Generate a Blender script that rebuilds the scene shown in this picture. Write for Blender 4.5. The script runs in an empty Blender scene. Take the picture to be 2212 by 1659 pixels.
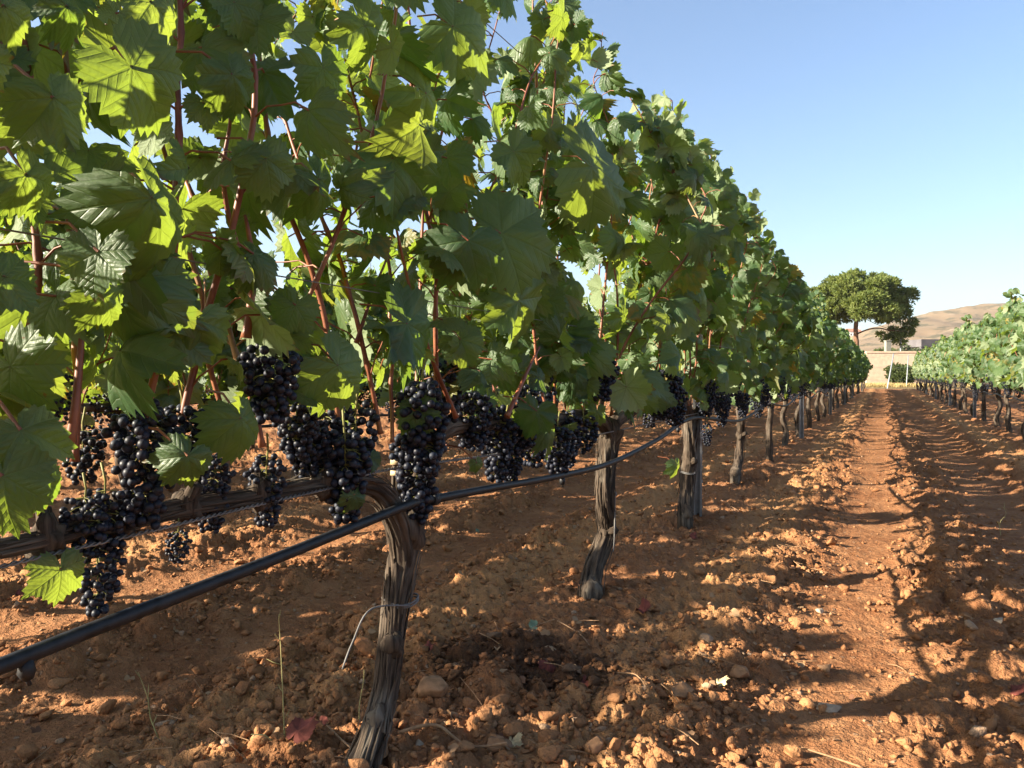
import bpy, math, random
import numpy as np
from mathutils import Vector, Matrix

C = bpy.context.scene
COL = C.collection
PI = math.pi

# ------------------------------------------------------------------ camera, sky, sun, exposure
YAW = math.radians(25.2)
CAM_H = 0.85
FPX = 790.0
cam_d = bpy.data.cameras.new('camera')
cam_d.sensor_width = 36.0
cam_d.lens = 36.0 * FPX / 1024.0
cam_d.clip_start = 0.02
cam_d.clip_end = 8000.0
cam = bpy.data.objects.new('camera', cam_d)
cam.location = (0, 0, CAM_H)
cam.rotation_euler = (math.radians(90 - 0.72), 0, YAW)
COL.objects.link(cam)
C.camera = cam

SUN_TO = Vector((1.0, 0.80, -0.54)).normalized()      # direction the light travels
sun_dir = -SUN_TO
SUN_EL = math.asin(sun_dir.z)
world = bpy.data.worlds.new('World')
C.world = world
world.use_nodes = True
wn = world.node_tree
sky = wn.nodes.new('ShaderNodeTexSky')
sky.sky_type = 'NISHITA'
sky.sun_disc = False
sky.sun_elevation = SUN_EL
sky.sun_rotation = math.atan2(sun_dir.x, sun_dir.y)
sky.altitude = 100
sky.air_density = 1.0
sky.dust_density = 1.8
sky.ozone_density = 3.2
bg = wn.nodes['Background']
bg.inputs['Strength'].default_value = 0.058
wn.links.new(sky.outputs[0], bg.inputs['Color'])

sun_d = bpy.data.lights.new('sun', 'SUN')
sun_d.energy = 5.0
sun_d.angle = math.radians(0.55)
sun_d.color = (1.0, 0.89, 0.71)
sun_o = bpy.data.objects.new('sun', sun_d)
sun_o.rotation_euler = SUN_TO.to_track_quat('-Z', 'Y').to_euler()
COL.objects.link(sun_o)

C.view_settings.view_transform = 'Standard'
C.view_settings.look = 'None'
C.view_settings.gamma = 1.0
C.view_settings.exposure = 2.22
C.cycles.max_bounces = 7
C.cycles.diffuse_bounces = 3
C.cycles.glossy_bounces = 2
C.cycles.transmission_bounces = 4
C.cycles.transparent_max_bounces = 4
C.cycles.caustics_reflective = False
C.cycles.caustics_refractive = False
C.cycles.sample_clamp_indirect = 6.0
C.cycles.use_denoising = True
try:
    C.cycles.denoiser = 'OPENIMAGEDENOISE'
    C.cycles.denoising_input_passes = 'RGB_ALBEDO_NORMAL'
except Exception:
    pass

FWD = np.array([-math.sin(YAW), math.cos(YAW), 0.0])
RGT = np.array([math.cos(YAW), math.sin(YAW), 0.0])
CAMP = np.array([0, 0, CAM_H])
HX, HY = 512.0, 374.0
S22 = 1024.0 / 2212.0


def at_x(px, py, X):
    """point of the plane x = X seen at a pixel of the 2212-wide photo"""
    rx = (px * S22 - HX) / FPX
    up = (HY - py * S22) / FPX
    d = FWD + RGT * rx + np.array([0, 0, up])
    t = X / d[0]
    return CAMP + d * t


def at_z(px, py, Z=0.0):
    rx = (px * S22 - HX) / FPX
    up = (HY - py * S22) / FPX
    d = FWD + RGT * rx + np.array([0, 0, up])
    t = (Z - CAM_H) / d[2]
    return CAMP + d * t


def at_d(px, py, depth):
    rx = (px * S22 - HX) / FPX
    up = (HY - py * S22) / FPX
    return CAMP + (FWD + RGT * rx + np.array([0, 0, up])) * depth


# ------------------------------------------------------------------ numpy noise
def _hash(ix, iy, iz, seed):
    h = (ix.astype(np.int64) * 374761393 + iy.astype(np.int64) * 668265263
         + iz.astype(np.int64) * 2147483647 + seed * 144269504) & 0xFFFFFFFF
    h = ((h ^ (h >> 13)) * 1274126177) & 0xFFFFFFFF
    h = ((h ^ (h >> 16)) * 2246822519) & 0xFFFFFFFF
    return ((h ^ (h >> 15)) & 0xFFFFFF) / float(0xFFFFFF)


def vn3(x, y, z, seed=0):
    ix, iy, iz = np.floor(x), np.floor(y), np.floor(z)
    fx, fy, fz = x - ix, y - iy, z - iz
    fx = fx * fx * (3 - 2 * fx); fy = fy * fy * (3 - 2 * fy); fz = fz * fz * (3 - 2 * fz)
    r = 0
    for a in (0, 1):
        wa = fx if a else 1 - fx
        for b in (0, 1):
            wb = fy if b else 1 - fy
            for c in (0, 1):
                wc = fz if c else 1 - fz
                r = r + wa * wb * wc * _hash(ix + a, iy + b, iz + c, seed)
    return r


def vn2(x, y, seed=0):
    ix, iy = np.floor(x), np.floor(y)
    fx, fy = x - ix, y - iy
    fx = fx * fx * (3 - 2 * fx); fy = fy * fy * (3 - 2 * fy)
    z = np.zeros_like(ix)
    return ((1 - fx) * (1 - fy) * _hash(ix, iy, z, seed) + fx * (1 - fy) * _hash(ix + 1, iy, z, seed)
            + (1 - fx) * fy * _hash(ix, iy + 1, z, seed) + fx * fy * _hash(ix + 1, iy + 1, z, seed))


def fbm2(x, y, oct=3, seed=0):
    r, a, n = 0, 1.0, 0
    for o in range(oct):
        r = r + a * (vn2(x * 2 ** o + o * 17.3, y * 2 ** o - o * 9.1, seed + o) - 0.5)
        n += a; a *= 0.5
    return r / n


def clod_bumps(X, Y, cell, prob, seed, flat=0.75):
    """heights of rounded lumps, at most one in each cell"""
    gx, gy = np.floor(X / cell), np.floor(Y / cell)
    out = np.zeros_like(X)
    z = np.zeros_like(gx)
    for a in (-1, 0, 1):
        for b in (-1, 0, 1):
            cx, cy = gx + a, gy + b
            jx = _hash(cx, cy, z, seed); jy = _hash(cx, cy, z + 1, seed)
            rr = cell * (0.16 + 0.34 * _hash(cx, cy, z + 2, seed))
            ex = _hash(cx, cy, z + 3, seed) < prob
            d2 = (X - (cx + 0.15 + 0.7 * jx) * cell) ** 2 + (Y - (cy + 0.15 + 0.7 * jy) * cell) ** 2
            hh = np.sqrt(np.maximum(0, 1 - d2 / rr ** 2)) * rr * flat * ex
            out = np.maximum(out, hh)
    return out


# ------------------------------------------------------------------ mesh helpers
def np_mesh(name, V, F, mat, attrs=None, smooth=True, midx=None):
    """V (n,3); F list of int arrays (m,k)"""
    me = bpy.data.meshes.new(name)
    V = np.asarray(V, dtype=np.float32)
    F = [np.asarray(f, dtype=np.int32) for f in F if len(f)]
    me.vertices.add(len(V))
    me.vertices.foreach_set('co', V.ravel())
    nl = sum(f.size for f in F)
    npoly = sum(len(f) for f in F)
    me.loops.add(nl)
    me.polygons.add(npoly)
    me.loops.foreach_set('vertex_index', np.concatenate([f.ravel() for f in F]))
    tot = np.concatenate([np.full(len(f), f.shape[1], np.int32) for f in F])
    st = np.concatenate([[0], np.cumsum(tot)[:-1]]).astype(np.int32)
    me.polygons.foreach_set('loop_start', st)
    me.polygons.foreach_set('loop_total', tot)
    me.polygons.foreach_set('use_smooth', np.full(npoly, smooth, bool))
    if midx is not None:
        me.polygons.foreach_set('material_index', np.asarray(midx, np.int32))
    mats = mat if isinstance(mat, (list, tuple)) else [mat]
    for m in mats:
        me.materials.append(m)
    if attrs:
        for k, a in attrs.items():
            at = me.attributes.new(k, 'FLOAT_VECTOR', 'POINT')
            at.data.foreach_set('vector', np.asarray(a, np.float32).ravel())
    me.update(calc_edges=True)
    return me


class MB:
    """collects pieces into ONE mesh"""
    def __init__(self):
        self.V, self.F, self.A, self.M, self.n = [], [], [], [], 0

    def add(self, V, F, A=None, m=0):
        V = np.asarray(V, float)
        for f in F:
            f = np.asarray(f, np.int64)
            if len(f):
                self.F.append(f + self.n)
                self.M.append(np.full(len(f), m))
        self.V.append(V)
        self.A.append(np.zeros((len(V), 3)) if A is None else np.asarray(A, float))
        self.n += len(V)

    def box(self, c, s, rz=0, m=0, bev=0.0):
        x, y, z = s[0] / 2, s[1] / 2, s[2] / 2
        V = np.array([[-x, -y, -z], [x, -y, -z], [x, y, -z], [-x, y, -z], [-x, -y, z], [x, -y, z], [x, y, z], [-x, y, z]])
        ca, sa = math.cos(rz), math.sin(rz)
        V = np.stack([V[:, 0] * ca - V[:, 1] * sa, V[:, 0] * sa + V[:, 1] * ca, V[:, 2]], 1) + np.array(c)
        self.add(V, [[[0, 3, 2, 1], [4, 5, 6, 7], [0, 1, 5, 4], [1, 2, 6, 5], [2, 3, 7, 6], [3, 0, 4, 7]]], V * 1.0, m)

    def mesh(self, name, mat, smooth=True, attr='leaf'):
        return np_mesh(name, np.concatenate(self.V), self.F, mat, {attr: np.concatenate(self.A)}, smooth,
                       np.concatenate(self.M))

    def build(self, name, mat, parent=None, smooth=True, attr='leaf'):
        return link(name, self.mesh(name, mat, smooth, attr), parent)


def link(name, me, parent=None, loc=None):
    o = bpy.data.objects.new(name, me)
    COL.objects.link(o)
    if parent is not None:
        o.parent = parent
    if loc is not None:
        o.location = loc
    return o


def tag(o, label=None, cat=None, group=None, kind=None):
    if label: o['label'] = label
    if cat: o['category'] = cat
    if group: o['group'] = group
    if kind: o['kind'] = kind
    return o


def empty(name, loc, rz=0.0):
    o = bpy.data.objects.new(name, None)
    o.empty_display_size = 0.1
    COL.objects.link(o)
    o.location = loc
    o.rotation_euler = (0, 0, rz)
    return o


def resample(P, step):
    P = np.asarray(P, float)
    n = len(P)
    # catmull-rom
    out = []
    for i in range(n - 1):
        p0 = P[max(i - 1, 0)]; p1 = P[i]; p2 = P[i + 1]; p3 = P[min(i + 2, n - 1)]
        k = max(1, int(np.linalg.norm(p2[:3] - p1[:3]) / step))
        for j in range(k):
            t = j / k
            out.append(0.5 * ((2 * p1) + (-p0 + p2) * t + (2 * p0 - 5 * p1 + 4 * p2 - p3) * t * t + (-p0 + 3 * p1 - 3 * p2 + p3) * t ** 3))
    out.append(P[-1])
    return np.array(out)


def frames(P):
    T = np.gradient(P, axis=0)
    T /= np.linalg.norm(T, axis=1)[:, None] + 1e-12
    ref = np.array([1.0, 0.13, 0.07]) if abs(T[0][0]) < 0.8 else np.array([0.1, 0.2, 1.0])
    U = np.zeros_like(P)
    u = ref - T[0] * np.dot(ref, T[0]); u /= np.linalg.norm(u)
    for i in range(len(P)):
        u = u - T[i] * np.dot(u, T[i]); u /= np.linalg.norm(u) + 1e-12
        U[i] = u
    return T, U, np.cross(T, U)


def tube(P, R, sides=8, caps=True, noise=None):
    """returns V, F, A (A = (u, v, radius) in metres for bark)"""
    P = np.asarray(P, float); n = len(P)
    R = np.full(n, R) if np.isscalar(R) else np.asarray(R, float)
    T, U, B = frames(P)
    a = np.linspace(0, 2 * PI, sides, endpoint=False)
    L = np.concatenate([[0], np.cumsum(np.linalg.norm(np.diff(P, axis=0), axis=1))])
    rad = np.repeat(R[:, None], sides, 1)
    if noise is not None:
        rad = rad * noise(np.repeat(a[None], n, 0), np.repeat(L[:, None], sides, 1))
    V = P[:, None, :] + rad[..., None] * (np.cos(a)[None, :, None] * U[:, None] + np.sin(a)[None, :, None] * B[:, None])
    V = V.reshape(-1, 3)
    A = np.stack([np.repeat((a * R.mean())[None], n, 0).ravel(), np.repeat(L[:, None], sides, 1).ravel(),
                  np.zeros(n * sides)], 1)
    i = np.arange(n - 1)[:, None] * sides; j = np.arange(sides)[None]
    k = (j + 1) % sides
    Q = np.stack([i + j, i + k, i + sides + k, i + sides + j], -1).reshape(-1, 4)
    F = [Q]
    if caps:
        F.append(np.arange(sides)[::-1][None]); F.append((np.arange(sides) + (n - 1) * sides)[None])
    return V, F, A


def ico(sub):
    import bmesh
    bm = bmesh.new()
    bmesh.ops.create_icosphere(bm, subdivisions=sub, radius=1.0)
    V = np.array([v.co[:] for v in bm.verts]); F = np.array([[v.index for v in f.verts] for f in bm.faces])
    bm.free()
    return V, F


ICO = {k: ico(k) for k in (1, 2, 3)}


# ------------------------------------------------------------------ materials
DIM = 0.84        # overall level of the surface colours


class NT:
    def __init__(self, name):
        self.mat = bpy.data.materials.new(name)
        self.mat.use_nodes = True
        self.t = self.mat.node_tree
        self.t.nodes.clear()
        self.out = self.t.nodes.new('ShaderNodeOutputMaterial')

    def n(self, typ, **kw):
        nd = self.t.nodes.new(typ)
        for k, v in kw.items():
            setattr(nd, k, v)
        return nd

    def l(self, a, b):
        self.t.links.new(a, b)

    def put(self, sock, v):
        if isinstance(v, bpy.types.NodeSocket):
            self.l(v, sock)
        elif v is not None:
            if sock.type == 'RGBA' and not isinstance(v, (int, float)) and len(v) == 3:
                v = (v[0] * DIM, v[1] * DIM, v[2] * DIM, 1.0)
            sock.default_value = v

    def m(self, op, a, b=None, c=None, clamp=False):
        nd = self.n('ShaderNodeMath', operation=op)
        nd.use_clamp = clamp
        self.put(nd.inputs[0], a); self.put(nd.inputs[1], b)
        if c is not None: self.put(nd.inputs[2], c)
        return nd.outputs[0]

    def rng(self, v, a, b, c=0.0, d=1.0):
        nd = self.n('ShaderNodeMapRange')
        nd.interpolation_type = 'SMOOTHSTEP'
        self.put(nd.inputs[0], v)
        for i, x in enumerate((a, b, c, d)):
            nd.inputs[i + 1].default_value = x
        return nd.outputs[0]

    def mix(self, f, a, b, mode='MIX'):
        nd = self.n('ShaderNodeMix', data_type='RGBA', blend_type=mode)
        self.put(nd.inputs[0], f); self.put(nd.inputs[6], a); self.put(nd.inputs[7], b)
        return nd.outputs[2]

    def noise(self, vec, scale, detail=3, rough=0.55, out=0):
        nd = self.n('ShaderNodeTexNoise')
        if vec is not None: self.l(vec, nd.inputs['Vector'])
        nd.inputs['Scale'].default_value = scale
        nd.inputs['Detail'].default_value = detail
        nd.inputs['Roughness'].default_value = rough
        return nd.outputs[out]

    def attr(self, name):
        nd = self.n('ShaderNodeAttribute', attribute_name=name)
        return nd.outputs['Vector']

    def sep(self, v):
        nd = self.n('ShaderNodeSeparateXYZ')
        self.l(v, nd.inputs[0])
        return nd.outputs

    def obj(self):
        return self.n('ShaderNodeTexCoord').outputs['Object']

    def mapping(self, v, scale=(1, 1, 1), loc=(0, 0, 0)):
        nd = self.n('ShaderNodeMapping')
        self.l(v, nd.inputs[0])
        nd.inputs['Scale'].default_value = scale
        nd.inputs['Location'].default_value = loc
        return nd.outputs[0]

    def bump(self, h, strength=0.5, dist=0.01, normal=None):
        nd = self.n('ShaderNodeBump')
        nd.inputs['Strength'].default_value = strength
        nd.inputs['Distance'].default_value = dist
        self.l(h, nd.inputs['Height'])
        if normal is not None: self.l(normal, nd.inputs['Normal'])
        return nd.outputs[0]

    def bsdf(self, col, rough=0.6, spec=0.5, normal=None, metal=0.0):
        nd = self.n('ShaderNodeBsdfPrincipled')
        self.put(nd.inputs['Base Color'], col)
        self.put(nd.inputs['Roughness'], rough)
        self.put(nd.inputs['Specular IOR Level'], spec)
        self.put(nd.inputs['Metallic'], metal)
        if normal is not None: self.l(normal, nd.inputs['Normal'])
        return nd.outputs[0]

    def done(self, shader):
        self.l(shader, self.out.inputs['Surface'])
        return self.mat


def mat_leaf(name, veins=True, pale=0.0):
    k = NT(name)
    v = k.attr('leaf')
    u, w, r = k.sep(v)
    r2 = k.m('FRACT', k.m('MULTIPLY', r, 7.31))
    r3 = k.m('FRACT', k.m('MULTIPLY', r, 23.77))
    # leaf-to-leaf colour of the upper face
    up = k.mix(r, (0.030, 0.074, 0.024), (0.098, 0.160, 0.050))
    up = k.mix(k.m('MULTIPLY', r2, 0.35), up, (0.040, 0.092, 0.060))
    lo = k.mix(r2, (0.185, 0.245, 0.125), (0.270, 0.330, 0.185))
    tr = k.mix(r, (0.225, 0.355, 0.030), (0.370, 0.450, 0.045))
    # yellowing and autumn blotches on some leaves
    old = k.rng(r3, 0.93, 0.99)
    rad = k.m('SQRT', k.m('ADD', k.m('MULTIPLY', u, u), k.m('MULTIPLY', w, w)))
    blot = k.m('MULTIPLY', old, k.rng(k.m('ADD', k.noise(v, 3.0, 3), k.m('MULTIPLY', rad, 0.35)), 0.56, 0.78))
    up = k.mix(blot, up, (0.26, 0.20, 0.03)); lo = k.mix(blot, lo, (0.30, 0.22, 0.06)); tr = k.mix(blot, tr, (0.55, 0.33, 0.03))
    edge = k.m('MULTIPLY', k.rng(k.m('ADD', rad, k.m('MULTIPLY', k.noise(v, 4.0, 3), 0.6)), 1.16, 1.30), k.rng(r2, 0.55, 0.9))
    up = k.mix(edge, up, (0.14, 0.085, 0.03)); lo = k.mix(edge, lo, (0.22, 0.15, 0.08)); tr = k.mix(edge, tr, (0.26, 0.15, 0.02))
    dust = k.m('MULTIPLY', k.rng(k.noise(v, 2.2, 4, 0.65), 0.42, 0.72), 0.36)
    up = k.mix(dust, up, (0.165, 0.195, 0.095))
    spot = k.m('MULTIPLY', k.rng(r3, 0.80, 0.95), k.rng(k.noise(v, 6.0, 2), 0.70, 0.76))
    for_sp = k.m('MULTIPLY', spot, 0.7)
    up = k.mix(for_sp, up, (0.22, 0.075, 0.02)); lo = k.mix(for_sp, lo, (0.25, 0.11, 0.05)); tr = k.mix(for_sp, tr, (0.4, 0.10, 0.02))
    nrm = None
    nz = k.noise(v, 9.0, 3)
    if veins:
        th = k.m('ARCTAN2', u, w)
        sec = math.radians(52)
        q = k.m('MULTIPLY', k.m('ROUND', k.m('DIVIDE', th, sec)), sec)
        dt = k.m('ABSOLUTE', k.m('SUBTRACT', th, q))
        al = k.m('MULTIPLY', rad, k.m('COSINE', dt))
        cr = k.m('MULTIPLY', rad, k.m('SINE', dt))
        main = k.rng(k.m('ADD', cr, k.m('MULTIPLY', al, 0.012)), 0.012, 0.032, 1, 0)
        s2 = k.m('FRACT', k.m('MULTIPLY', k.m('SUBTRACT', al, k.m('MULTIPLY', cr, 0.95)), 6.5))
        s2 = k.m('ABSOLUTE', k.m('SUBTRACT', s2, 0.5))
        side = k.rng(s2, 0.0, 0.10, 1, 0)
        vein = k.m('MAXIMUM', main, k.m('MULTIPLY', side, 0.5))
        up = k.mix(k.m('MULTIPLY', vein, 0.38), up, (0.12, 0.19, 0.055))
        lo = k.mix(k.m('MULTIPLY', vein, 0.6), lo, (0.24, 0.28, 0.13))
        tr = k.mix(k.m('MULTIPLY', vein, 0.4), tr, (0.14, 0.20, 0.015))
        puff = k.m('ADD', k.m('MULTIPLY', vein, -0.8), k.m('MULTIPLY', s2, 0.8))
        nrm = k.bump(k.m('ADD', puff, k.m('MULTIPLY', nz, 0.9)), 0.42, 0.003)
    geo = k.n('ShaderNodeNewGeometry')
    back = geo.outputs['Backfacing']
    col = k.mix(back, up, lo)
    rough = k.m('ADD', k.m('MULTIPLY', back, 0.25), k.m('ADD', 0.38, k.m('MULTIPLY', nz, 0.2)))
    s1 = k.bsdf(col, rough, 0.42, nrm)
    t = k.n('ShaderNodeBsdfTranslucent')
    k.l(tr, t.inputs['Color'])
    if nrm is not None: k.l(nrm, t.inputs['Normal'])
    mx = k.n('ShaderNodeMixShader')
    mx.inputs[0].default_value = 0.42
    k.l(s1, mx.inputs[1]); k.l(t.outputs[0], mx.inputs[2])
    return k.done(mx.outputs[0])


def mat_bark(name, dark, light, grey):
    k = NT(name)
    v = k.attr('leaf')
    st = k.mapping(v, (95, 9, 1))
    n1 = k.noise(st, 1.0, 5, 0.65)
    n2 = k.noise(k.mapping(v, (38, 5, 1)), 1.0, 4, 0.6)
    n3 = k.noise(k.obj(), 7.0, 3)
    c = k.mix(k.rng(n1, 0.32, 0.68), dark, light)
    c = k.mix(k.m('MULTIPLY', k.rng(n3, 0.4, 0.7), k.rng(n2, 0.4, 0.65)), c, grey)
    b = k.bump(k.m('ADD', k.m('MULTIPLY', n1, 0.6), n2), 0.9, 0.006)
    return k.done(k.bsdf(c, 0.9, 0.15, b))


def mat_shoot(name):
    k = NT(name)
    o = k.obj()
    n1 = k.noise(o, 22.0, 3)
    n2 = k.noise(o, 5.0, 2)
    c = k.mix(k.rng(n1, 0.3, 0.7), (0.150, 0.040, 0.020), (0.290, 0.100, 0.045))
    c = k.mix(k.m('MULTIPLY', k.rng(n2, 0.5, 0.75), 0.6), c, (0.30, 0.20, 0.075))
    return k.done(k.bsdf(c, 0.5, 0.4, k.bump(n1, 0.3, 0.002)))


def mat_berry(name):
    k = NT(name)
    v = k.attr('leaf')
    o = k.obj()
    u, w, r = k.sep(v)
    n1 = k.noise(o, 75.0, 3, 0.6)
    n2 = k.noise(o, 30.0, 2)
    base = k.mix(r, (0.004, 0.005, 0.009), (0.010, 0.008, 0.013))
    bloom = k.m('MULTIPLY', k.rng(n1, 0.32, 0.66), k.rng(n2, 0.25, 0.7))
    c = k.mix(k.m('MULTIPLY', bloom, 0.62), base, (0.034, 0.046, 0.078))
    rg = k.m('ADD', 0.42, k.m('MULTIPLY', bloom, 0.28))
    return k.done(k.bsdf(c, rg, 0.26))


def mat_plain(name, col, rough=0.6, spec=0.4, metal=0.0, var=0.25, scale=20.0, bump=0.15, dist=0.004):
    k = NT(name)
    o = k.obj()
    n1 = k.noise(o, scale, 4, 0.6)
    dk = tuple(x * (1 - var) for x in col); lt = tuple(min(1, x * (1 + var)) for x in col)
    c = k.mix(k.rng(n1, 0.3, 0.7), dk, lt)
    rg = k.m('ADD', rough - 0.08, k.m('MULTIPLY', n1, 0.16))
    return k.done(k.bsdf(c, rg, spec, k.bump(n1, bump, dist), metal))


def soil_nodes(k, pos):
    n1 = k.noise(pos, 3.2, 4, 0.6)
    n2 = k.noise(pos, 26.0, 5, 0.65)
    n3 = k.noise(pos, 130.0, 3, 0.6)
    c = k.mix(k.rng(n1, 0.3, 0.7), (0.240, 0.101, 0.044), (0.350, 0.164, 0.074))
    c = k.mix(k.m('MULTIPLY', k.rng(n2, 0.45, 0.75), 0.55), c, (0.41, 0.218, 0.105))
    c = k.mix(k.m('MULTIPLY', k.rng(n2, 0.5, 0.25), 0.45), c, (0.180, 0.070, 0.028))
    return c, n1, n2, n3


def mat_soil():
    k = NT('soil')
    pos = k.obj()
    x, y, z = k.sep(pos)
    c, n1, n2, n3 = soil_nodes(k, pos)
    # the wheel tracks are paler
    d = k.m('SUBTRACT', k.m('MODULO', k.m('ADD', x, 202.1675), 2.515), 1.2575)
    lane = k.m('ABSOLUTE', k.m('SUBTRACT', k.m('ABSOLUTE', d), 0.88))
    lane = k.rng(k.m('ADD', lane, k.m('MULTIPLY', k.m('SUBTRACT', n1, 0.5), 0.16)), 0.08, 0.22, 1, 0)
    c = k.mix(k.m('MULTIPLY', lane, 0.78), c, k.mix(k.rng(n2, 0.3, 0.7), (0.410, 0.205, 0.086), (0.490, 0.258, 0.116)))
    # small pale stones and crumbs
    vo = k.n('ShaderNodeTexVoronoi'); vo.inputs['Scale'].default_value = 38.0
    k.l(pos, vo.inputs['Vector'])
    vs = k.sep(vo.outputs['Color'])
    peb = k.m('MULTIPLY', k.rng(vo.outputs['Distance'], 0.30, 0.22), k.m('GREATER_THAN', vs[0], 0.84))
    c = k.mix(k.m('MULTIPLY', peb, 0.6), c, k.mix(vs[1], (0.34, 0.20, 0.11), (0.42, 0.32, 0.23)))
    # ragged darker patch of soil under the near row
    sx = k.m('DIVIDE', k.m('SUBTRACT', x, -0.90), 0.30); sy = k.m('DIVIDE', k.m('SUBTRACT', y, 1.98), 0.26)
    dd = k.m('SQRT', k.m('ADD', k.m('MULTIPLY', sx, sx), k.m('MULTIPLY', sy, sy)))
    dark_soil = k.rng(k.m('ADD', dd, k.m('MULTIPLY', k.m('SUBTRACT', k.noise(pos, 9, 4), 0.5), 1.1)), 0.55, 1.0, 1, 0)
    c = k.mix(k.m('MULTIPLY', dark_soil, 0.8), c, (0.055, 0.027, 0.016))
    # dry grass land beyond the rows
    far = k.rng(k.m('ADD', y, k.m('MULTIPLY', n1, 2.0)), 50.2, 52.0)
    g = k.mix(k.rng(k.noise(pos, 0.35, 5, 0.65), 0.35, 0.65), (0.25, 0.165, 0.085), (0.17, 0.135, 0.06))
    c = k.mix(far, c, g)
    h = k.m('ADD', k.m('MULTIPLY', n2, 1.2), k.m('ADD', k.m('MULTIPLY', n3, 0.5), k.m('MULTIPLY', peb, 0.5)))
    nrm = k.bump(h, 1.0, 0.020)
    return k.done(k.bsdf(c, 0.95, 0.08, nrm))


def mat_clod():
    k = NT('soil_clod')
    pos = k.obj()
    c, n1, n2, n3 = soil_nodes(k, pos)
    u, w, r = k.sep(k.attr('leaf'))
    c = k.mix(k.m('MULTIPLY', r, 0.5), c, (0.45, 0.23, 0.105))
    c = k.mix(k.m('MULTIPLY', k.rng(w, 0.955, 0.98), 0.6), c, (0.42, 0.31, 0.21))
    c = k.mix(k.m('MULTIPLY', u, 0.85), c, (0.055, 0.027, 0.016))
    nrm = k.bump(k.m('ADD', n2, k.m('MULTIPLY', n3, 0.7)), 0.8, 0.012)
    return k.done(k.bsdf(c, 0.95, 0.08, nrm))


M_LEAF = mat_leaf('vine_leaf', True)
M_LEAF_FAR = mat_leaf('vine_leaf_small', False)
M_BARK = mat_bark('vine_bark', (0.020, 0.014, 0.010), (0.105, 0.076, 0.054), (0.185, 0.155, 0.120))
M_SHOOT = mat_shoot('shoot_bark')
M_BERRY = mat_berry('grape_skin')
M_STALK = mat_plain('grape_stalk', (0.20, 0.19, 0.05), 0.6, 0.3)
M_HOSE = mat_plain('black_polythene', (0.011, 0.011, 0.012), 0.55, 0.35, 0, 0.7, 55, 0.15)
M_STEEL = mat_plain('galvanised_steel', (0.20, 0.205, 0.215), 0.42, 0.5, 0.85, 0.2, 14, 0.1, 0.002)
M_POLE = mat_plain('pale_galvanised_pole', (0.27, 0.285, 0.30), 0.5, 0.4, 0.2, 0.1, 9, 0.1)
M_WIRE = mat_plain('wire', (0.20, 0.18, 0.16), 0.5, 0.5, 0.6)
M_TAPE = mat_plain('beige_tape', (0.50, 0.38, 0.22), 0.6, 0.3)
M_TIE = mat_plain('grey_tie', (0.16, 0.15, 0.14), 0.7, 0.3)
M_SOIL = mat_soil()
M_CLOD = mat_clod()
M_STONE = mat_plain('tan_stone', (0.29, 0.155, 0.078), 0.9, 0.15, 0, 0.3, 40, 0.6, 0.006)
M_PALESTONE = mat_plain('pale_stone', (0.40, 0.31, 0.22), 0.9, 0.15, 0, 0.25, 40, 0.6, 0.006)
M_TWIG = mat_plain('dry_twig', (0.33, 0.19, 0.10), 0.8, 0.2, 0, 0.3, 60, 0.4)
M_WEED = mat_plain('dry_weed', (0.36, 0.31, 0.13), 0.8, 0.2)
M_REDLEAF = mat_plain('red_leaf', (0.150, 0.042, 0.030), 0.85, 0.2, 0, 0.45, 35, 0.5, 0.004)
M_PALELEAF = mat_plain('straw_leaf', (0.52, 0.40, 0.22), 0.75, 0.2, 0, 0.3, 35, 0.5, 0.004)
M_GREENLEAF = mat_plain('fallen_green_leaf', (0.15, 0.21, 0.13), 0.7, 0.3, 0, 0.3, 35, 0.5, 0.004)

# ------------------------------------------------------------------ the ground: one sheet out to the horizon
ROW0, PITCH = -0.965, 2.515


def row_off(X):
    return np.mod(X - ROW0 + PITCH / 2, PITCH) - PITCH / 2


def ground_base(X, Y):
    """furrows, berms and wheel tracks without the clods"""
    X = np.asarray(X, float); Y = np.asarray(Y, float)
    d = row_off(X)
    ad = np.abs(d)
    wob = 0.014 * np.sin(Y * 0.9 + X * 0.4) + 0.05 * fbm2(X * 0.9, Y * 0.9, 2, 5)
    t = ad - 0.88 + wob
    h = 0.045 * np.exp(-(ad / 0.33) ** 2) - 0.014 * np.exp(-(t / 0.20) ** 2)
    h = h + 0.032 * np.exp(-((t + 0.38) / 0.13) ** 2) + 0.016 * np.exp(-((t - 0.34) / 0.12) ** 2)
    lug = np.sin(2 * PI * (Y + 0.9 * t * np.sign(t) + 0.55 * fbm2(X * 1.5, Y * 1.5, 2, 9)) / 0.36)
    h = h + 0.007 * lug * (np.exp(-((t + 0.31) / 0.15) ** 2) + .8 * np.exp(-((t - 0.33) / 0.14) ** 2))
    lug2 = np.sin(2 * PI * (Y + 0.3 * X + 0.5 * fbm2(X * 1.2, Y * 1.2, 2, 19)) / 0.30)
    h = h + 0.0008 * lug2 * np.exp(-(t / 0.15) ** 2)
    h = h + 0.045 * fbm2(X * 1.7, Y * 1.7, 3, 2) * (1 - 0.5 * np.exp(-(t / 0.2) ** 2))
    fade = np.clip((50.0 - Y) / 3.0, 0, 1) * np.clip((Y + 6) / 3, 0, 1)
    return h * fade


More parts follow.
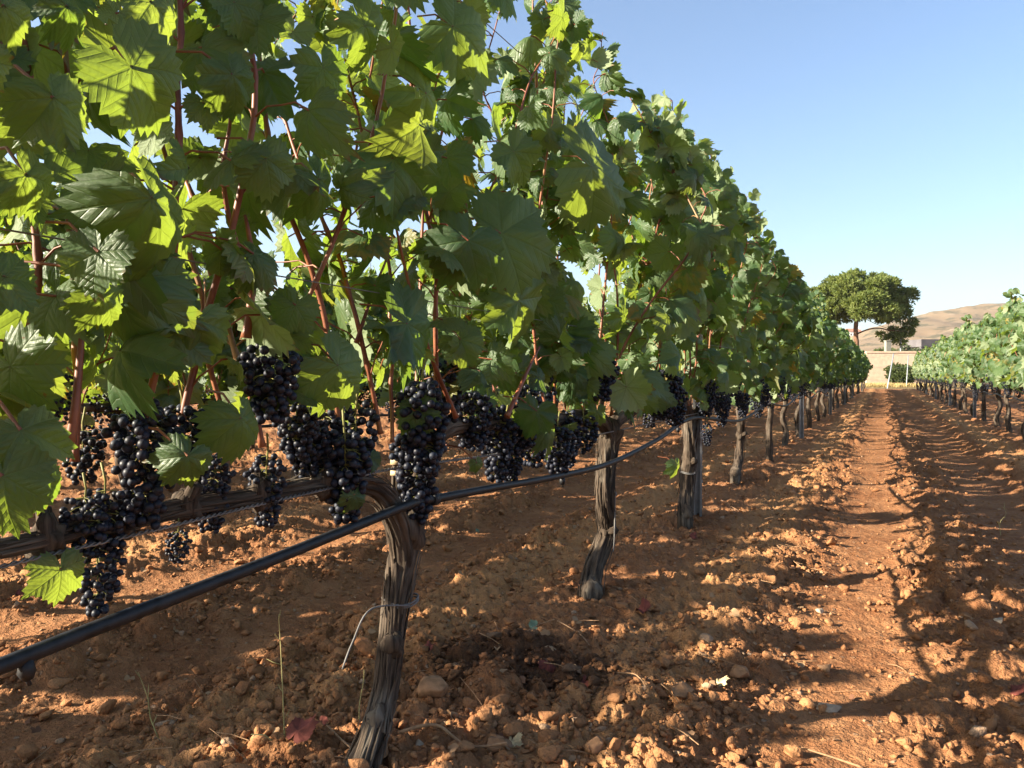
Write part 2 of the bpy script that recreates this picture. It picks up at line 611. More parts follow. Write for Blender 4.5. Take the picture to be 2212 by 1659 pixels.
def ground_full(X, Y):
    h = ground_base(X, Y)
    d = row_off(X); ad = np.abs(d)
    t = ad - 0.88 + 0.014 * np.sin(Y * 0.9 + X * 0.4) + 0.05 * fbm2(X * 0.9, Y * 0.9, 2, 5)
    rough = 1 - 0.80 * np.exp(-(t / 0.19) ** 4)
    wx = X + 0.016 * (vn2(X * 40, Y * 40, 31) - .5) + 0.012 * (vn2(X * 95, Y * 95, 33) - .5)
    wy = Y + 0.016 * (vn2(X * 40, Y * 40, 32) - .5) + 0.012 * (vn2(X * 95, Y * 95, 34) - .5)
    patch = np.clip(0.55 + 1.6 * fbm2(X * 1.1, Y * 1.1, 2, 77), 0.15, 1)
    c = np.maximum(clod_bumps(wx, wy, 0.17, 0.60, 41, 0.92) * patch, clod_bumps(wx, wy, 0.085, 0.75, 42, 1.0) * patch)
    c = np.maximum(c, clod_bumps(wx, wy, 0.045, 0.7, 43, 0.75))
    c = c + 0.6 * clod_bumps(wx, wy, 0.022, 0.8, 44, 0.8)
    f = 0.034 * fbm2(X * 8, Y * 8, 3, 12) + 0.030 * fbm2(X * 24, Y * 24, 3, 15)
    fade = np.clip((50.0 - Y) / 3.0, 0, 1)
    return h + (c + f) * rough * fade + 0.004 * fbm2(X * 60, Y * 60, 2, 18) * fade


def build_ground():
    r = [0.35]
    while r[-1] < 65:
        x = r[-1]
        r.append(x + min(0.0105 * x + 0.001, max(0.0042, x * x / 760.0)))
    while r[-1] < 2300:
        r.append(r[-1] * 1.22)
    r = np.array(r)
    c0 = math.radians(90) + YAW
    fine = np.arange(c0 - math.radians(38), c0 + math.radians(38), math.radians(0.082))
    rest = np.arange(fine[-1] + math.radians(2.5), fine[0] + 2 * PI - math.radians(1), math.radians(4.0))
    a = np.concatenate([fine, rest])
    A, Rr = np.meshgrid(a, r)
    X = Rr * np.cos(A); Y = Rr * np.sin(A)
    Z = ground_full(X, Y)
    V = np.stack([X.ravel(), Y.ravel(), Z.ravel()], 1)
    na, nr = len(a), len(r)
    i = np.arange(nr - 1)[:, None] * na; j = np.arange(na)[None]; k = (j + 1) % na
    Q = np.stack([i + j, i + na + j, i + na + k, i + k], -1).reshape(-1, 4)
    V = np.concatenate([V, [[0, 0, 0]]])
    fan = np.stack([np.full(na, nr * na), np.arange(na), (np.arange(na) + 1) % na], 1)
    g = link('ground', np_mesh('ground', V, [Q, fan], M_SOIL))
    g['kind'] = 'structure'


build_ground()


def rand_in_view(rng, n, r0, r1, half=36, power=1.0):
    a = math.radians(90) + YAW + np.radians(rng.uniform(-half, half, n))
    rr = r0 + (r1 - r0) * rng.random(n) ** power
    return rr * np.cos(a), rr * np.sin(a)


def lump(rng, sub, amp=0.35, fl=0.75):
    V, F = ICO[sub]
    amp = amp * 1.35
    s = rng.uniform(0, 50)
    n = vn3(V[:, 0] * 1.1 + s, V[:, 1] * 1.1, V[:, 2] * 1.1, 3) - 0.5
    n2 = vn3(V[:, 0] * 2.9 + s, V[:, 1] * 2.9, V[:, 2] * 2.9, 4) - 0.5
    V = V * (1 + amp * 2 * n + amp * 0.9 * n2)[:, None]
    for _ in range(14):                   # broken faces
        d = rng.normal(0, 1, 3); d /= np.linalg.norm(d)
        V = V - np.maximum(0, V @ d - rng.uniform(.30, .72))[:, None] * d * .97
    return V * np.array([rng.uniform(.85, 1.25), rng.uniform(.8, 1.1), fl * rng.uniform(.8, 1.15)]), F


def build_clods():
    rng = np.random.default_rng(11)
    Vs, Fs, As, n0 = [], [], [], 0
    for sub, n, r0, r1, s0, s1, nb in ((1, 80000, 1.1, 12.0, 0.005, 0.017, 16), (2, 7500, 1.2, 10.0, 0.012, 0.036, 20), (3, 60, 1.3, 6.5, 0.034, 0.055, 12)):
        X, Y = rand_in_view(rng, n, r0, r1, 37, 1.35)
        d = np.abs(row_off(X)) - 0.88
        keep = rng.random(n) > 0.86 * np.exp(-(d / 0.20) ** 2)
        keep &= rng.random(n) < np.clip(0.55 + 1.8 * fbm2(X * 1.1, Y * 1.1, 2, 77), 0.2, 1)
        X, Y = X[keep], Y[keep]
        Z = ground_full(X, Y)
        S = s0 * (s1 / s0) ** (rng.random(len(X)) ** 1.6)
        rz = rng.uniform(0, 2 * PI, len(X)); ti = rng.uniform(-.6, .6, len(X))
        R = rng.random((len(X), 2))
        dark_soil = np.clip(1.4 - np.hypot((X + 0.90) / 0.30, (Y - 1.98) / 0.26), 0, 1)  # clods inside the dark soil patch are darker too
        bi = rng.integers(0, nb, len(X))
        for b in range(nb):
            V, F = lump(rng, sub)
            id_ = np.where(bi == b)[0]
            if not len(id_): continue
            c, s = np.cos(rz[id_])[:, None], np.sin(rz[id_])[:, None]
            ct, st = np.cos(ti[id_])[:, None], np.sin(ti[id_])[:, None]
            x, y, z = V[:, 0][None], V[:, 1][None], V[:, 2][None]
            y2 = y * ct - z * st; z2 = y * st + z * ct
            P = np.stack([x * c - y2 * s, x * s + y2 * c, z2 + 0 * c], -1) * S[id_][:, None, None]
            P += np.stack([X[id_], Y[id_], Z[id_] + 0.22 * S[id_]], 1)[:, None]
            Vs.append(P.reshape(-1, 3))
            Fs.append((F[None] + (np.arange(len(id_)) * len(V))[:, None, None] + n0).reshape(-1, 3))
            att = np.stack([dark_soil[id_], R[id_, 0], R[id_, 1]], 1)
            As.append(np.repeat(att, len(V), 0))
            n0 += len(V) * len(id_)
    o = link('soil_clods', np_mesh('soil_clods', np.concatenate(Vs), Fs, M_CLOD, {'leaf': np.concatenate(As)}, True))
    o['kind'] = 'stuff'
    tag(o, 'loose crumbs and clods of orange soil scattered over the ploughed ground', 'soil clods')


build_clods()


# ------------------------------------------------------------------ vine leaves
def leaf_shape(nang, rings, seed):
    """blade with its stalk at the origin and its tip at (0, 1, 0); upper face looks along +z"""
    rng = np.random.default_rng(seed)
    deg = np.array([0, 12, 27, 40, 52, 64, 80, 95, 108, 122, 140, 156, 168, 180])
    rad = np.array([1.0, .94, .82, .86, .94, .88, .78, .79, .82, .77, .70, .58, .42, .09])
    rl = rad * (1 + rng.uniform(-.06, .06, len(rad))); rr = rad * (1 + rng.uniform(-.06, .06, len(rad)))
    rl[0] = rr[0] = 1.0; rl[-1] = rr[-1] = 0.10
    a = np.linspace(-180, 180, nang, endpoint=False)
    r = np.where(a < 0, np.interp(-a, deg, rl), np.interp(a, deg, rr))
    if nang >= 40:
        tooth = np.where(np.arange(nang) % 2 == 0, 1.0, -1.0) * rng.uniform(.5, 1.3, nang)
        r = r * (1 + 0.075 * tooth * (np.abs(a) < 165))
    elif nang >= 20:
        r = r * (1 + 0.10 * np.where(np.arange(nang) % 2 == 0, 1.0, -1.0))
    ar = np.radians(a)
    V = [[0, 0, 0]]
    for q in rings:
        # the inner rings are smoother than the outline
        rq = r if q == rings[-1] else 0.55 * r + 0.45 * np.convolve(np.r_[r[-2:], r, r[:2]], np.ones(5) / 5, 'valid')
        V += [[q * rq[i] * math.sin(ar[i]), q * rq[i] * math.cos(ar[i]), 0] for i in range(nang)]
    V = np.array(V)
    x, y = V[:, 0].copy(), V[:, 1].copy()
    rho = np.hypot(x, y)
    th = np.arctan2(x, y)
    p = rng.uniform(0, 6.28, 4)
    z = rng.uniform(-.42, .45) * np.abs(x) * (0.6 + 0.4 * rho)              # folded along the midrib
    z = z - rng.uniform(.05, .38) * rho ** 2                                # drooping rim
    z = z - rng.uniform(-.10, .50) * np.maximum(y, 0) ** 2.2                # tip curls down
    z = z + rng.uniform(.04, .11) * rho ** 2 * np.sin(3 * th + p[0]) + rng.uniform(.02, .06) * rho ** 2 * np.sin(5 * th + p[1])
    z = z + 0.035 * rho * np.cos(th / math.radians(52) * 2 * PI + PI)       # blade swells between the veins
    if nang >= 40:
        z = z + rng.uniform(.015, .04) * rho ** 3 * np.sin(17 * th + p[2])
        z = z + .16 * rho * (vn2(x * 2.6 + seed, y * 2.6, seed) - .5) + .05 * rho * (vn2(x * 7 + seed, y * 7, seed) - .5)
    V[:, 2] = z
    n = nang
    F3 = np.stack([np.zeros(n, int), 1 + np.arange(n), 1 + (np.arange(n) + 1) % n], 1)[:, ::-1]
    Q = []
    for k in range(len(rings) - 1):
        o0, o1 = 1 + k * n, 1 + (k + 1) * n
        i = np.arange(n); j = (i + 1) % n
        Q.append(np.stack([o0 + i, o1 + i, o1 + j, o0 + j], 1))
    UV = np.stack([x, y], 1)
    # a = atan(x, y) runs clockwise seen from +z; keep the upper face on +z
    q = np.concatenate(Q) if Q else np.zeros((0, 4), int)
    return V, F3, q[:, ::-1], UV


SHAPES = {
    'hi': [leaf_shape(56, (.30, .62, 1.0), 100 + i) for i in range(14)],
    'mid': [leaf_shape(28, (.5, 1.0), 200 + i) for i in range(10)],
    'lo': [leaf_shape(14, (1.0,), 300 + i) for i in range(8)],
}


def check_up(sh):
    V, F3, q, uv = sh
    f = F3[0]
    n = np.cross(V[f[1]] - V[f[0]], V[f[2]] - V[f[0]])
    return n[2]


for _k in SHAPES:
    SHAPES[_k] = [s if check_up(s) > 0 else (s[0], s[1][:, ::-1], s[2][:, ::-1], s[3]) for s in SHAPES[_k]]


def norm(v):
    return v / (np.linalg.norm(v, axis=-1, keepdims=True) + 1e-12)


def leaves_into(mb, rng, P, N, T, S, lod, m=0, rnd=None):
    P, N, T, S = np.asarray(P), norm(np.asarray(N)), np.asarray(T), np.asarray(S)
    T = norm(T - N * (T * N).sum(-1, keepdims=True))
    B = np.cross(T, N)
    sh = SHAPES[lod]
    idx = rng.integers(0, len(sh), len(P))
    rnd = rng.random(len(P)) if rnd is None else np.asarray(rnd)
    for k, (V, F3, Q, UV) in enumerate(sh):
        w = np.where(idx == k)[0]
        if not len(w): continue
        zf = rng.uniform(0.7, 2.3, len(w))[:, None, None]
        X = P[w][:, None] + S[w][:, None, None] * (V[None, :, :1] * B[w][:, None] + V[None, :, 1:2] * T[w][:, None] + V[None, :, 2:] * zf * N[w][:, None])
        off = (np.arange(len(w)) * len(V))[:, None, None]
        A = np.concatenate([np.repeat(UV[None], len(w), 0), np.repeat(rnd[w][:, None, None], len(V), 1)], -1)
        mb.add(X.reshape(-1, 3), [(F3[None] + off).reshape(-1, 3), (Q[None] + off).reshape(-1, 4)] if len(Q) else [(F3[None] + off).reshape(-1, 3)], A.reshape(-1, 3), m)


def grow(rng, L, H, n_shoot, zc=0.66, spread=0.14, fruit_open=0.55, lat=0.75, size=0.082, y_shift=0.0, keep=1.0, out_p=0.03):
    """shoots with their leaves, in the frame of a vine (x across the row, y along it)"""
    shoots, P, N, T, S, pet = [], [], [], [], [], []
    for i in range(n_shoot):
        y = -L / 2 + L * (i + rng.uniform(.1, .9)) / n_shoot + y_shift
        x = rng.uniform(-.05, .05)
        top = H + np.clip(rng.normal(0, 0.09), -.18, .16)
        if rng.random() < .16: top += rng.uniform(.08, .22)
        stray = rng.random() < out_p
        d = np.array([rng.normal(0, .10), rng.normal(0, .18), 1.0])
        p = np.array([x, y, zc + rng.uniform(-.02, .05)])
        pts = [p.copy()]
        tx = rng.normal(0, spread)
        k = 0
        side = 1 if rng.random() < .5 else -1
        while p[2] < top and k < 30:
            d = d + np.array([rng.normal(0, .07), rng.normal(0, .09), 0.0])
            if stray and p[2] > 1.0:
                d[0] += 0.05 * np.sign(tx + 1e-6); d[2] -= 0.035
            else:
                d[0] += 0.35 * (tx - p[0])
            d[1] *= .95; d[2] = max(d[2], -0.3)
            dd = d / np.linalg.norm(d)
            step = rng.uniform(.050, .075) * (1 - 0.35 * k / 34)
            p = p + dd * step
            rp = max(.015, (H + .05 - p[2]) / 1.12 * .6)
            p[0] = min(max(p[0], -rp), rp)
            pts.append(p.copy())
            k += 1
            side = -side
            frac = np.clip((p[2] - zc) / max(top - zc, .1), 0, 1)
            for j in range(3 if k < 3 and fruit_open > .6 else 2):
                pr = keep if j == 0 else lat * keep
                if p[2] < zc + 0.17: pr *= fruit_open
                if rng.random() > pr: continue
                room = max(0.0, (max(H, top) + .03 - p[2]) / 1.12) + .02          # the crown narrows to its top
                sd = side if j == 0 else (1 if rng.random() < .5 else -1)
                az = np.array([sd * rng.uniform(.3, 1.0), rng.normal(0, .6), rng.uniform(-.15, .65)])
                az /= np.linalg.norm(az)
                pl = rng.uniform(.05, .125) * (1.0 if j == 0 else 0.9) * (1.25 - .80 * frac)
                b = p + az * pl
                if j == 2: b[2] -= rng.uniform(.02, .12)
                if abs(b[0]) > room and rng.random() < .72:
                    b[0] = np.sign(b[0]) * min(abs(b[0]), room * rng.uniform(.3, 1.0))
                s = size * rng.uniform(.72, 1.28) * (1 - 0.30 * frac ** 3) * (1.0 if j == 0 else rng.uniform(.45, .85))
                o = np.array([np.sign(b[0] - 0.3 * rng.normal() * .2) if abs(b[0]) > .05 else sd, 0, 0])
                n = o * rng.uniform(.25, 1.0) + np.array([-0.10, -0.08, rng.uniform(.05, .7)]) + rng.normal(0, .42, 3)
                if rng.random() < .46: n = n + np.array([-.5, -1.3, .2])   # turned to the sun along the row
                t = np.array([az[0] * .5, az[1] * .6, -rng.uniform(.35, 1.1)]) + rng.normal(0, .28, 3)
                if rng.random() < .16: n = n * np.array([-1, -1, .6])        # pale underside turned out
                P.append(b); N.append(n); T.append(t); S.append(s)
                mid = (p + b) / 2 + np.array([0, 0, .12 * pl])
                pet.append((len(shoots), p.copy(), mid, b))
            if k == 29: break
        shoots.append(np.array(pts))
    return shoots, np.array(P), np.array(N), np.array(T), np.array(S), pet


def shoot_into(mb, pts, r0=0.0052, sides=7, m=0):
    if len(pts) < 3: return
    R = np.linspace(r0, r0 * .35, len(pts))
    if sides > 5:      # swollen nodes
        Q = resample(np.c_[pts, R], 0.014)
        L = np.arange(len(Q))
        Q[:, 3] *= 1 + .30 * (np.cos(L * 2 * PI / 4.5) > .93)
        V, F, A = tube(Q[:, :3], Q[:, 3], sides)
    else:
        V, F, A = tube(pts, R, sides)
    mb.add(V, F, A, m)


def petioles_into(mb, pet, sides=5, m=0, r=0.0016):
    for _, a, b, c in pet:
        V, F, A = tube(np.array([a, (a + b) / 2 + (b - (a + c) / 2) * .6, b, (b + c) / 2 + (b - (a + c) / 2) * .6, c]), np.array([r * 1.3, r, r, r, r * 1.1]), sides, False)
        mb.add(V, F, A, m)


# ------------------------------------------------------------------ trunks
def bark_noise(seed, deep=0.34, twist=2.5):
    def f(a, L):
        t = a + twist * L + 0.4 * np.sin(L * 7 + seed)
        lumps = vn3(np.cos(a) * 1.3 + seed, np.sin(a) * 1.3, L * 11, 7) - .5 + .5 * (vn3(np.cos(a) * 2.6 + seed, np.sin(a) * 2.6, L * 24, 17) - .5)
        n = vn3(np.cos(t) * 3.2 + seed, np.sin(t) * 3.2, L * 5, 8)
        n2 = vn3(np.cos(t) * 7.5 + seed, np.sin(t) * 7.5, L * 11, 9)
        return 1 + 0.34 * lumps + deep * (np.abs(n - .5) * 2 - .5) + 0.13 * (n2 - .5)
    return f


def trunk_into(mb, ctrl, rad, sides, step, seed, strips=0, twist=2.5):
    Q = resample(np.c_[np.asarray(ctrl, float), np.asarray(rad, float)], step)
    V, F, A = tube(Q[:, :3], Q[:, 3], sides, True, bark_noise(seed, twist=twist))
    mb.add(V, F, A)
    rng = np.random.default_rng(int(seed * 100) + 5)
    T, U, B = frames(Q[:, :3])
    for _ in range(strips):      # shreds of bark standing off the trunk
        n = len(Q)
        ln = int(rng.uniform(.06, .18) / step)
        i0 = rng.integers(0, max(1, n - ln - 1)); i1 = min(n - 1, i0 + ln)
        if i1 - i0 < 4: continue
        a0 = rng.uniform(0, 2 * PI); w = rng.uniform(.002, .0055)
        ii = np.linspace(i0, i1, 9).astype(int)
        lift = rng.uniform(.000, .003) + np.linspace(-1, 1, 9) ** 2 * rng.uniform(0, .013) * (1 if rng.random() < .6 else .2)
        pts = []
        for q, i in enumerate(ii):
            a = a0 - twist * (i - i0) * step * .5
            dr = math.cos(a) * U[i] + math.sin(a) * B[i]
            tg = -math.sin(a) * U[i] + math.cos(a) * B[i]
            c = Q[i, :3] + dr * (Q[i, 3] * 1.06 + lift[q])
            ww = w * (1 - abs(q - 4) / 5.5)
            pts += [c - tg * ww, c + dr * ww * .8, c + tg * ww]
        k = np.arange(8)[:, None] * 3
        F = np.concatenate([np.stack([k[:, 0], k[:, 0] + 1, k[:, 0] + 4, k[:, 0] + 3], 1), np.stack([k[:, 0] + 1, k[:, 0] + 2, k[:, 0] + 5, k[:, 0] + 4], 1)])
        pts = np.array(pts)
        A = np.c_[np.tile([0, w, 2 * w], 9) + rng.uniform(0, 1), np.repeat(ii * step, 3), np.zeros(27)]
        mb.add(pts, [F], A)


def knots_into(mb, seed, spots):
    """swollen knots and sawn stubs: (centre, radius, stub direction or None)"""
    rg = np.random.default_rng(seed)
    for c, r, d in spots:
        c = np.asarray(c, float)
        V, F = ICO[3]
        s_ = rg.uniform(0, 40)
        V = V * (1 + .7 * (vn3(V[:, 0] * 1.6 + s_, V[:, 1] * 1.6, V[:, 2] * 1.6, 3) - .5) + .5 * (vn3(V[:, 0] * 5 + s_, V[:, 1] * 5, V[:, 2] * 2, 5) - .5))[:, None]
        P = c + V * r * np.array([1, 1.1, 1.25])
        mb.add(P, [F], np.stack([np.arctan2(V[:, 1], V[:, 0]) * r, P[:, 2], V[:, 0] * 0], 1))
        if d is not None:
            d = norm(np.asarray(d, float))
            V, F, A = tube(np.array([c, c + d * r * .9, c + d * r * 1.8]), np.array([r * .8, r * .55, r * .5]), 18, True, bark_noise(s_))
            mb.add(V, F, A)


# ------------------------------------------------------------------ grapes
def bunch_points(rng, L, R, br, n, loose):
    pts = []
    tries = 0
    while len(pts) < n and tries < n * 90:
        tries += 1
        z = -L * rng.random() ** 0.9
        f = -z / L
        rr = R * (min(1, .45 + 3 * f) * (1 - .80 * max(0, f - .25) ** 1.1))
        a = rng.uniform(0, 2 * PI)
        q = rr * (rng.uniform(.6, 1.05) if rng.random() < .8 else rng.random())
        p = np.array([q * math.cos(a), q * math.sin(a), z])
        md = br * (1.46 + loose * .7)
        if all(abs(p[2] - o[2]) > md or np.dot(p - o, p - o) > md * md for o in pts):
            pts.append(p)
    return np.array(pts)


def bunch_mesh(seed, L, R, br, n, loose, sub):
    rng = np.random.default_rng(seed)
    P = bunch_points(rng, L, R, br, n, loose)
    V, F = ICO[sub]
    s = br * rng.uniform(.90, 1.10, len(P))
    X = P[:, None] + V[None] * s[:, None, None]
    A = np.concatenate([np.repeat(V[None, :, :2], len(P), 0), np.repeat(rng.random(len(P))[:, None, None], len(V), 1)], -1)
    off = (np.arange(len(P)) * len(V))[:, None, None]
    mb = MB()
    mb.add(X.reshape(-1, 3), [(F[None] + off).reshape(-1, 3)], A.reshape(-1, 3))
    berries = mb.mesh('grape_bunch', M_BERRY)
    st = MB()
    V, F, A = tube(np.array([[0.006, 0, .055], [0, .004, .02], [0, 0, -.02], [0, 0, -L * .85]]), np.array([.0028, .0025, .002, .001]), 6)
    st.add(V, F, A)
    for p in P[::2]:
        z = min(0.0, p[2] + .012)
        V, F, A = tube(np.array([[0, 0, z], [p[0] * .5, p[1] * .5, z - .002], p]), .0009, 4, False)
        st.add(V, F, A)
    return berries, st.mesh('stalk', M_STALK)


BUNCH_HI = [bunch_mesh(50 + i, L, R, .0083, n, lo, 3 if i < 2 else 2) for i, (L, R, n, lo) in enumerate(
    ((.18, .056, 160, .0), (.15, .052, 86, .15), (.20, .054, 160, .0), (.14, .058, 140, .0), (.17, .047, 105, .1), (.12, .055, 72, .15)))]
BUNCH_MID = [bunch_mesh(70 + i, L, R, .0085, n, .05, 1)[0] for i, (L, R, n) in enumerate(((.19, .060, 80), (.16, .055, 60), (.21, .055, 80), (.15, .062, 70)))]


def add_bunch(parent, loc, hi, k, rz, s=1.0, stalk=True):
    if hi:
        b, st = BUNCH_HI[k % len(BUNCH_HI)]
        o = link('grape_bunch', b, parent, loc)
        if stalk: link('stalk', st, o)
    else:
        o = link('grape_bunch', BUNCH_MID[k % len(BUNCH_MID)], parent, loc)
    o.rotation_euler = (0, 0, rz)
    o.scale = (s, s, s)
    return o


ORD = ['first', 'second', 'third', 'fourth', 'fifth', 'sixth', 'seventh', 'eighth', 'ninth', 'tenth', 'eleventh', 'twelfth', 'thirteenth',
       'fourteenth', 'fifteenth', 'sixteenth', 'seventeenth', 'eighteenth', 'nineteenth', 'twentieth'] + \
      ['twenty-' + x for x in ('first', 'second', 'third', 'fourth', 'fifth', 'sixth', 'seventh', 'eighth', 'ninth')] + ['thirtieth'] + \
      ['thirty-' + x for x in ('first', 'second', 'third', 'fourth', 'fifth', 'sixth', 'seventh', 'eighth', 'ninth')] + ['fortieth']

# ------------------------------------------------------------------ the near row, left of the path: five vines built one by one
NEAR_Y = [-0.10, 1.50, 2.80, 4.22, 6.00]
NEAR_LABEL = [
    'vine nearest the camera, its large shaded leaves filling the upper left edge of the photo',
    'gnarled vine with a forked shaggy trunk in the left foreground, black hose tied across it',
    'vine with a bent grey trunk and a dangling tie, second trunk from the left',
    'vine with a straight thick trunk standing right against the nearest galvanised post',
    'vine with a slender pale trunk, first one beyond the nearest galvanised post',
]
near = []


def gz(X, Y):
    return float(ground_base(np.array([X]), np.array([Y]))[0])


for i, y in enumerate(NEAR_Y):
    t = empty('grapevine', (ROW0, y, gz(ROW0, y)))
    tag(t, NEAR_LABEL[i], 'grapevine', 'vines of the row left of the path')
    near.append(t)


def W(v, i):
    """world point -> frame of near vine i"""
    return np.asarray(v, float) - np.array([ROW0, NEAR_Y[i], near[i].location.z])


TRUNKS = {
    0: ([(0, 0, -.05), (.02, .01, .2), (-.02, .0, .42), (.0, .05, .56), (0, .15, .64)], [.046, .036, .036, .044, .03]),
    2: (None, [.045, .042, .036, .034, .036, .035, .046]),
    3: (None, [.046, .043, .040, .038, .036, .044]),
    4: (None, [.044, .040, .032, .030, .030, .040]),
}
PIX = {
    2: [(1285, 1345), (1277, 1290), (1287, 1225), (1312, 1150), (1306, 1070), (1310, 1000), (1316, 925)],
    3: [(1481, 1165), (1479, 1120), (1482, 1060), (1488, 1000), (1490, 950), (1492, 900)],
    4: [(1591, 1062), (1590, 1030), (1597, 985), (1600, 940), (1600, 905), (1602, 880)],
}
for i in (0, 2, 3, 4):
    ctrl, rad = TRUNKS[i]
    if ctrl is None:
        ctrl = [W(at_x(px, py, ROW0 + 0.01 * math.sin(k * 2.1)), i) for k, (px, py) in enumerate(PIX[i])]
        ctrl[0][2] = -.04
        NEAR_Y_top = ctrl[-1]
    mb = MB()
    trunk_into(mb, ctrl, rad, 56 if i < 3 else 36, .008, 3.0 + i * 1.7, 60 if i in (2, 3) else 26)
    kc = np.array(ctrl)
    knots_into(mb, 60 + i, [(kc[-1] - [0, 0, .01], .042, None), (kc[len(kc) // 2], .034, (.7, -.6, .3)), (kc[1] + [.004, 0, .02], .038, None)])
    mb.build('trunk', M_BARK, near[i])
    head = np.array(ctrl[-1])
    for sgn in (-1, 1):
        mc = MB()
        y1 = sgn * 0.74
        pts = [head + np.array([0, 0, -.03]), head + np.array([0, sgn * .07, .025]), np.array([.01, head[1] + sgn * .25, .655]), np.array([-.01, y1 * .8, .66]), np.array([0, y1, .655])]
        trunk_into(mc, pts, [.030, .030, .024, .021, .016], 36, .009, 9.1 + i + sgn, 14)
        mc.build('cordon', M_BARK, near[i])

# the forked trunk in the foreground
XT = -0.955
t1 = [W(at_x(px, py, XT + dx), 1) for px, py, dx in ((766, 1700, .02), (800, 1600, .01), (829, 1500, 0), (843, 1400, 0), (856, 1300, 0), (868, 1220, -.005), (884, 1140, -.01))]
rt = [.031, .027, .0235, .0235, .0255, .031, .036]
mb = MB()
trunk_into(mb, t1, rt, 72, .006, 2.3, 80)
ra = [W(at_x(px, py, XT + dx), 1) for px, py, dx in ((876, 1170, 0), (893, 1100, -.01), (905, 1030, -.02), (912, 960, -.02))]
trunk_into(mb, ra, [.028, .024, .021, .025], 56, .006, 5.3, 40)
knots_into(mb, 5, [(W(at_x(880, 1148, XT), 1), .038, None), (W(at_x(846, 1395, XT + .008), 1), .024, None),
                   (W(at_x(905, 1035, XT), 1), .022, (.8, .3, .5)), (W(at_x(815, 1560, XT + .008), 1), .027, None)])
mb.build('trunk', M_BARK, near[1])
la = [W(at_x(px, py, XT + dx), 1) for px, py, dx in ((866, 1275, -.006), (868, 1190, .0), (850, 1112, .006), (802, 1050, .006), (700, 1050, .0), (560, 1072, .0), (400, 1096, -.01), (250, 1128, -.01), (100, 1165, 0), (-60, 1200, .005))]
mc = MB()
trunk_into(mc, la, [.018, .026, .025, .020, .016, .015, .015, .015, .013, .012], 56, .007, 7.7, 60)
knots_into(mc, 9, [(p, .022, (rng_ , .1, .8)) for p, rng_ in zip(la[4:9], (.3, -.2, .4, 0, -.3, .2))])
mc.build('cordon', M_BARK, near[1])
mc = MB()
rb = [ra[-1] + np.array([0, -.01, -.03]), ra[-1] + np.array([0, .09, .03]), np.array([.0, ra[-1][1] + .3, .66]), np.array([.0, .66, .65])]
trunk_into(mc, rb, [.030, .028, .024, .018], 40, .008, 8.8, 24)
mc.build('cordon', M_BARK, near[1])
# a sawn-off dark spur wound with beige tape, beside the fork
sp = [W(at_x(px, py, XT - .05), 1) for px, py in ((858, 1085), (857, 1040), (862, 985))]
ms = MB(); trunk_into(ms, sp, [.012, .013, .013], 20, .006, 4.4, 4); so = ms.build('dead_spur', M_BARK, near[1])
ms = MB()
for py, hh in ((1022, .011), (996, .016)):
    c = W(at_x(858, py, XT - .05), 1)
    V, F, A = tube(np.array([c - [0, 0, hh / 2], c + [0, .001, hh / 2]]), .0165, 20)
    ms.add(V, F, A)
ms.build('tape', M_TAPE, so)


def tie(parent, c, r, tail, name='tie'):
    m = MB()
    a = np.linspace(0, 2 * PI, 22)
    for dz in (0, .006):
        ring = np.stack([c[0] + r * np.cos(a), c[1] + r * np.sin(a), c[2] + dz + .004 * np.sin(2 * a)], 1)
        V, F, A = tube(ring, .0022, 6, False); m.add(V, F, A)
    for tl in tail:
        V, F, A = tube(resample(np.array(tl), .01), .0019, 6); m.add(V, F, A)
    return m.build(name, M_TIE, parent)


c = W(at_x(864, 1300, XT), 1)
tie(near[1], c, .039, [[c + [.036, -.02, 0], W(at_x(800, 1318, XT + .05), 1), W(at_x(760, 1390, XT + .05), 1), W(at_x(738, 1448, XT + .05), 1)]])
c = W(at_x(1310, 1070, ROW0), 2)
tie(near[2], c, .038, [[c + [.038, -.012, 0], c + [.05, -.045, .02], c + [.045, -.03, -.01], c + [.05, -.05, -.12], c + [.05, -.065, -.2]],
                       [c + [.038, -.012, 0], c + [.045, -.035, -.06], c + [.045, -.04, -.15]]])
c = W(at_x(1486, 1022, ROW0), 3)
tie(near[3], c, .040, [])

# shoots and leaves of the near vines
GROW = [  # n_shoot, keep, length, spread
    (16, .82, 1.6, .09), (16, .86, 1.55, .09), (15, .74, 1.45, .10), (15, .76, 1.55, .10), (15, .78, 1.6, .10)]
for i in range(5):
    rng = np.random.default_rng(500 + i)
    ns, kp, L, sprd = GROW[i]
    ysh = {0: 0.05, 1: -.02, 2: 0.03, 3: 0.1, 4: 0.05}[i]
    shoots, P, N, T, S, pet = grow(rng, L, 1.95 + (.03 if i > 2 else 0), ns, .66, sprd, .5 if i < 2 else 1.0, .65, (.066 if i < 2 else .080), ysh, kp)
    fol = MB()
    leaves_into(fol, rng, P, N, T, S, 'hi')
    fol.build('foliage', M_LEAF, near[i])
    for k, s in enumerate(shoots):
        m = MB()
        shoot_into(m, s, rng.uniform(.0042, .0062))
        petioles_into(m, [p for p in pet if p[0] == k])
        m.build('shoot', M_SHOOT, near[i])

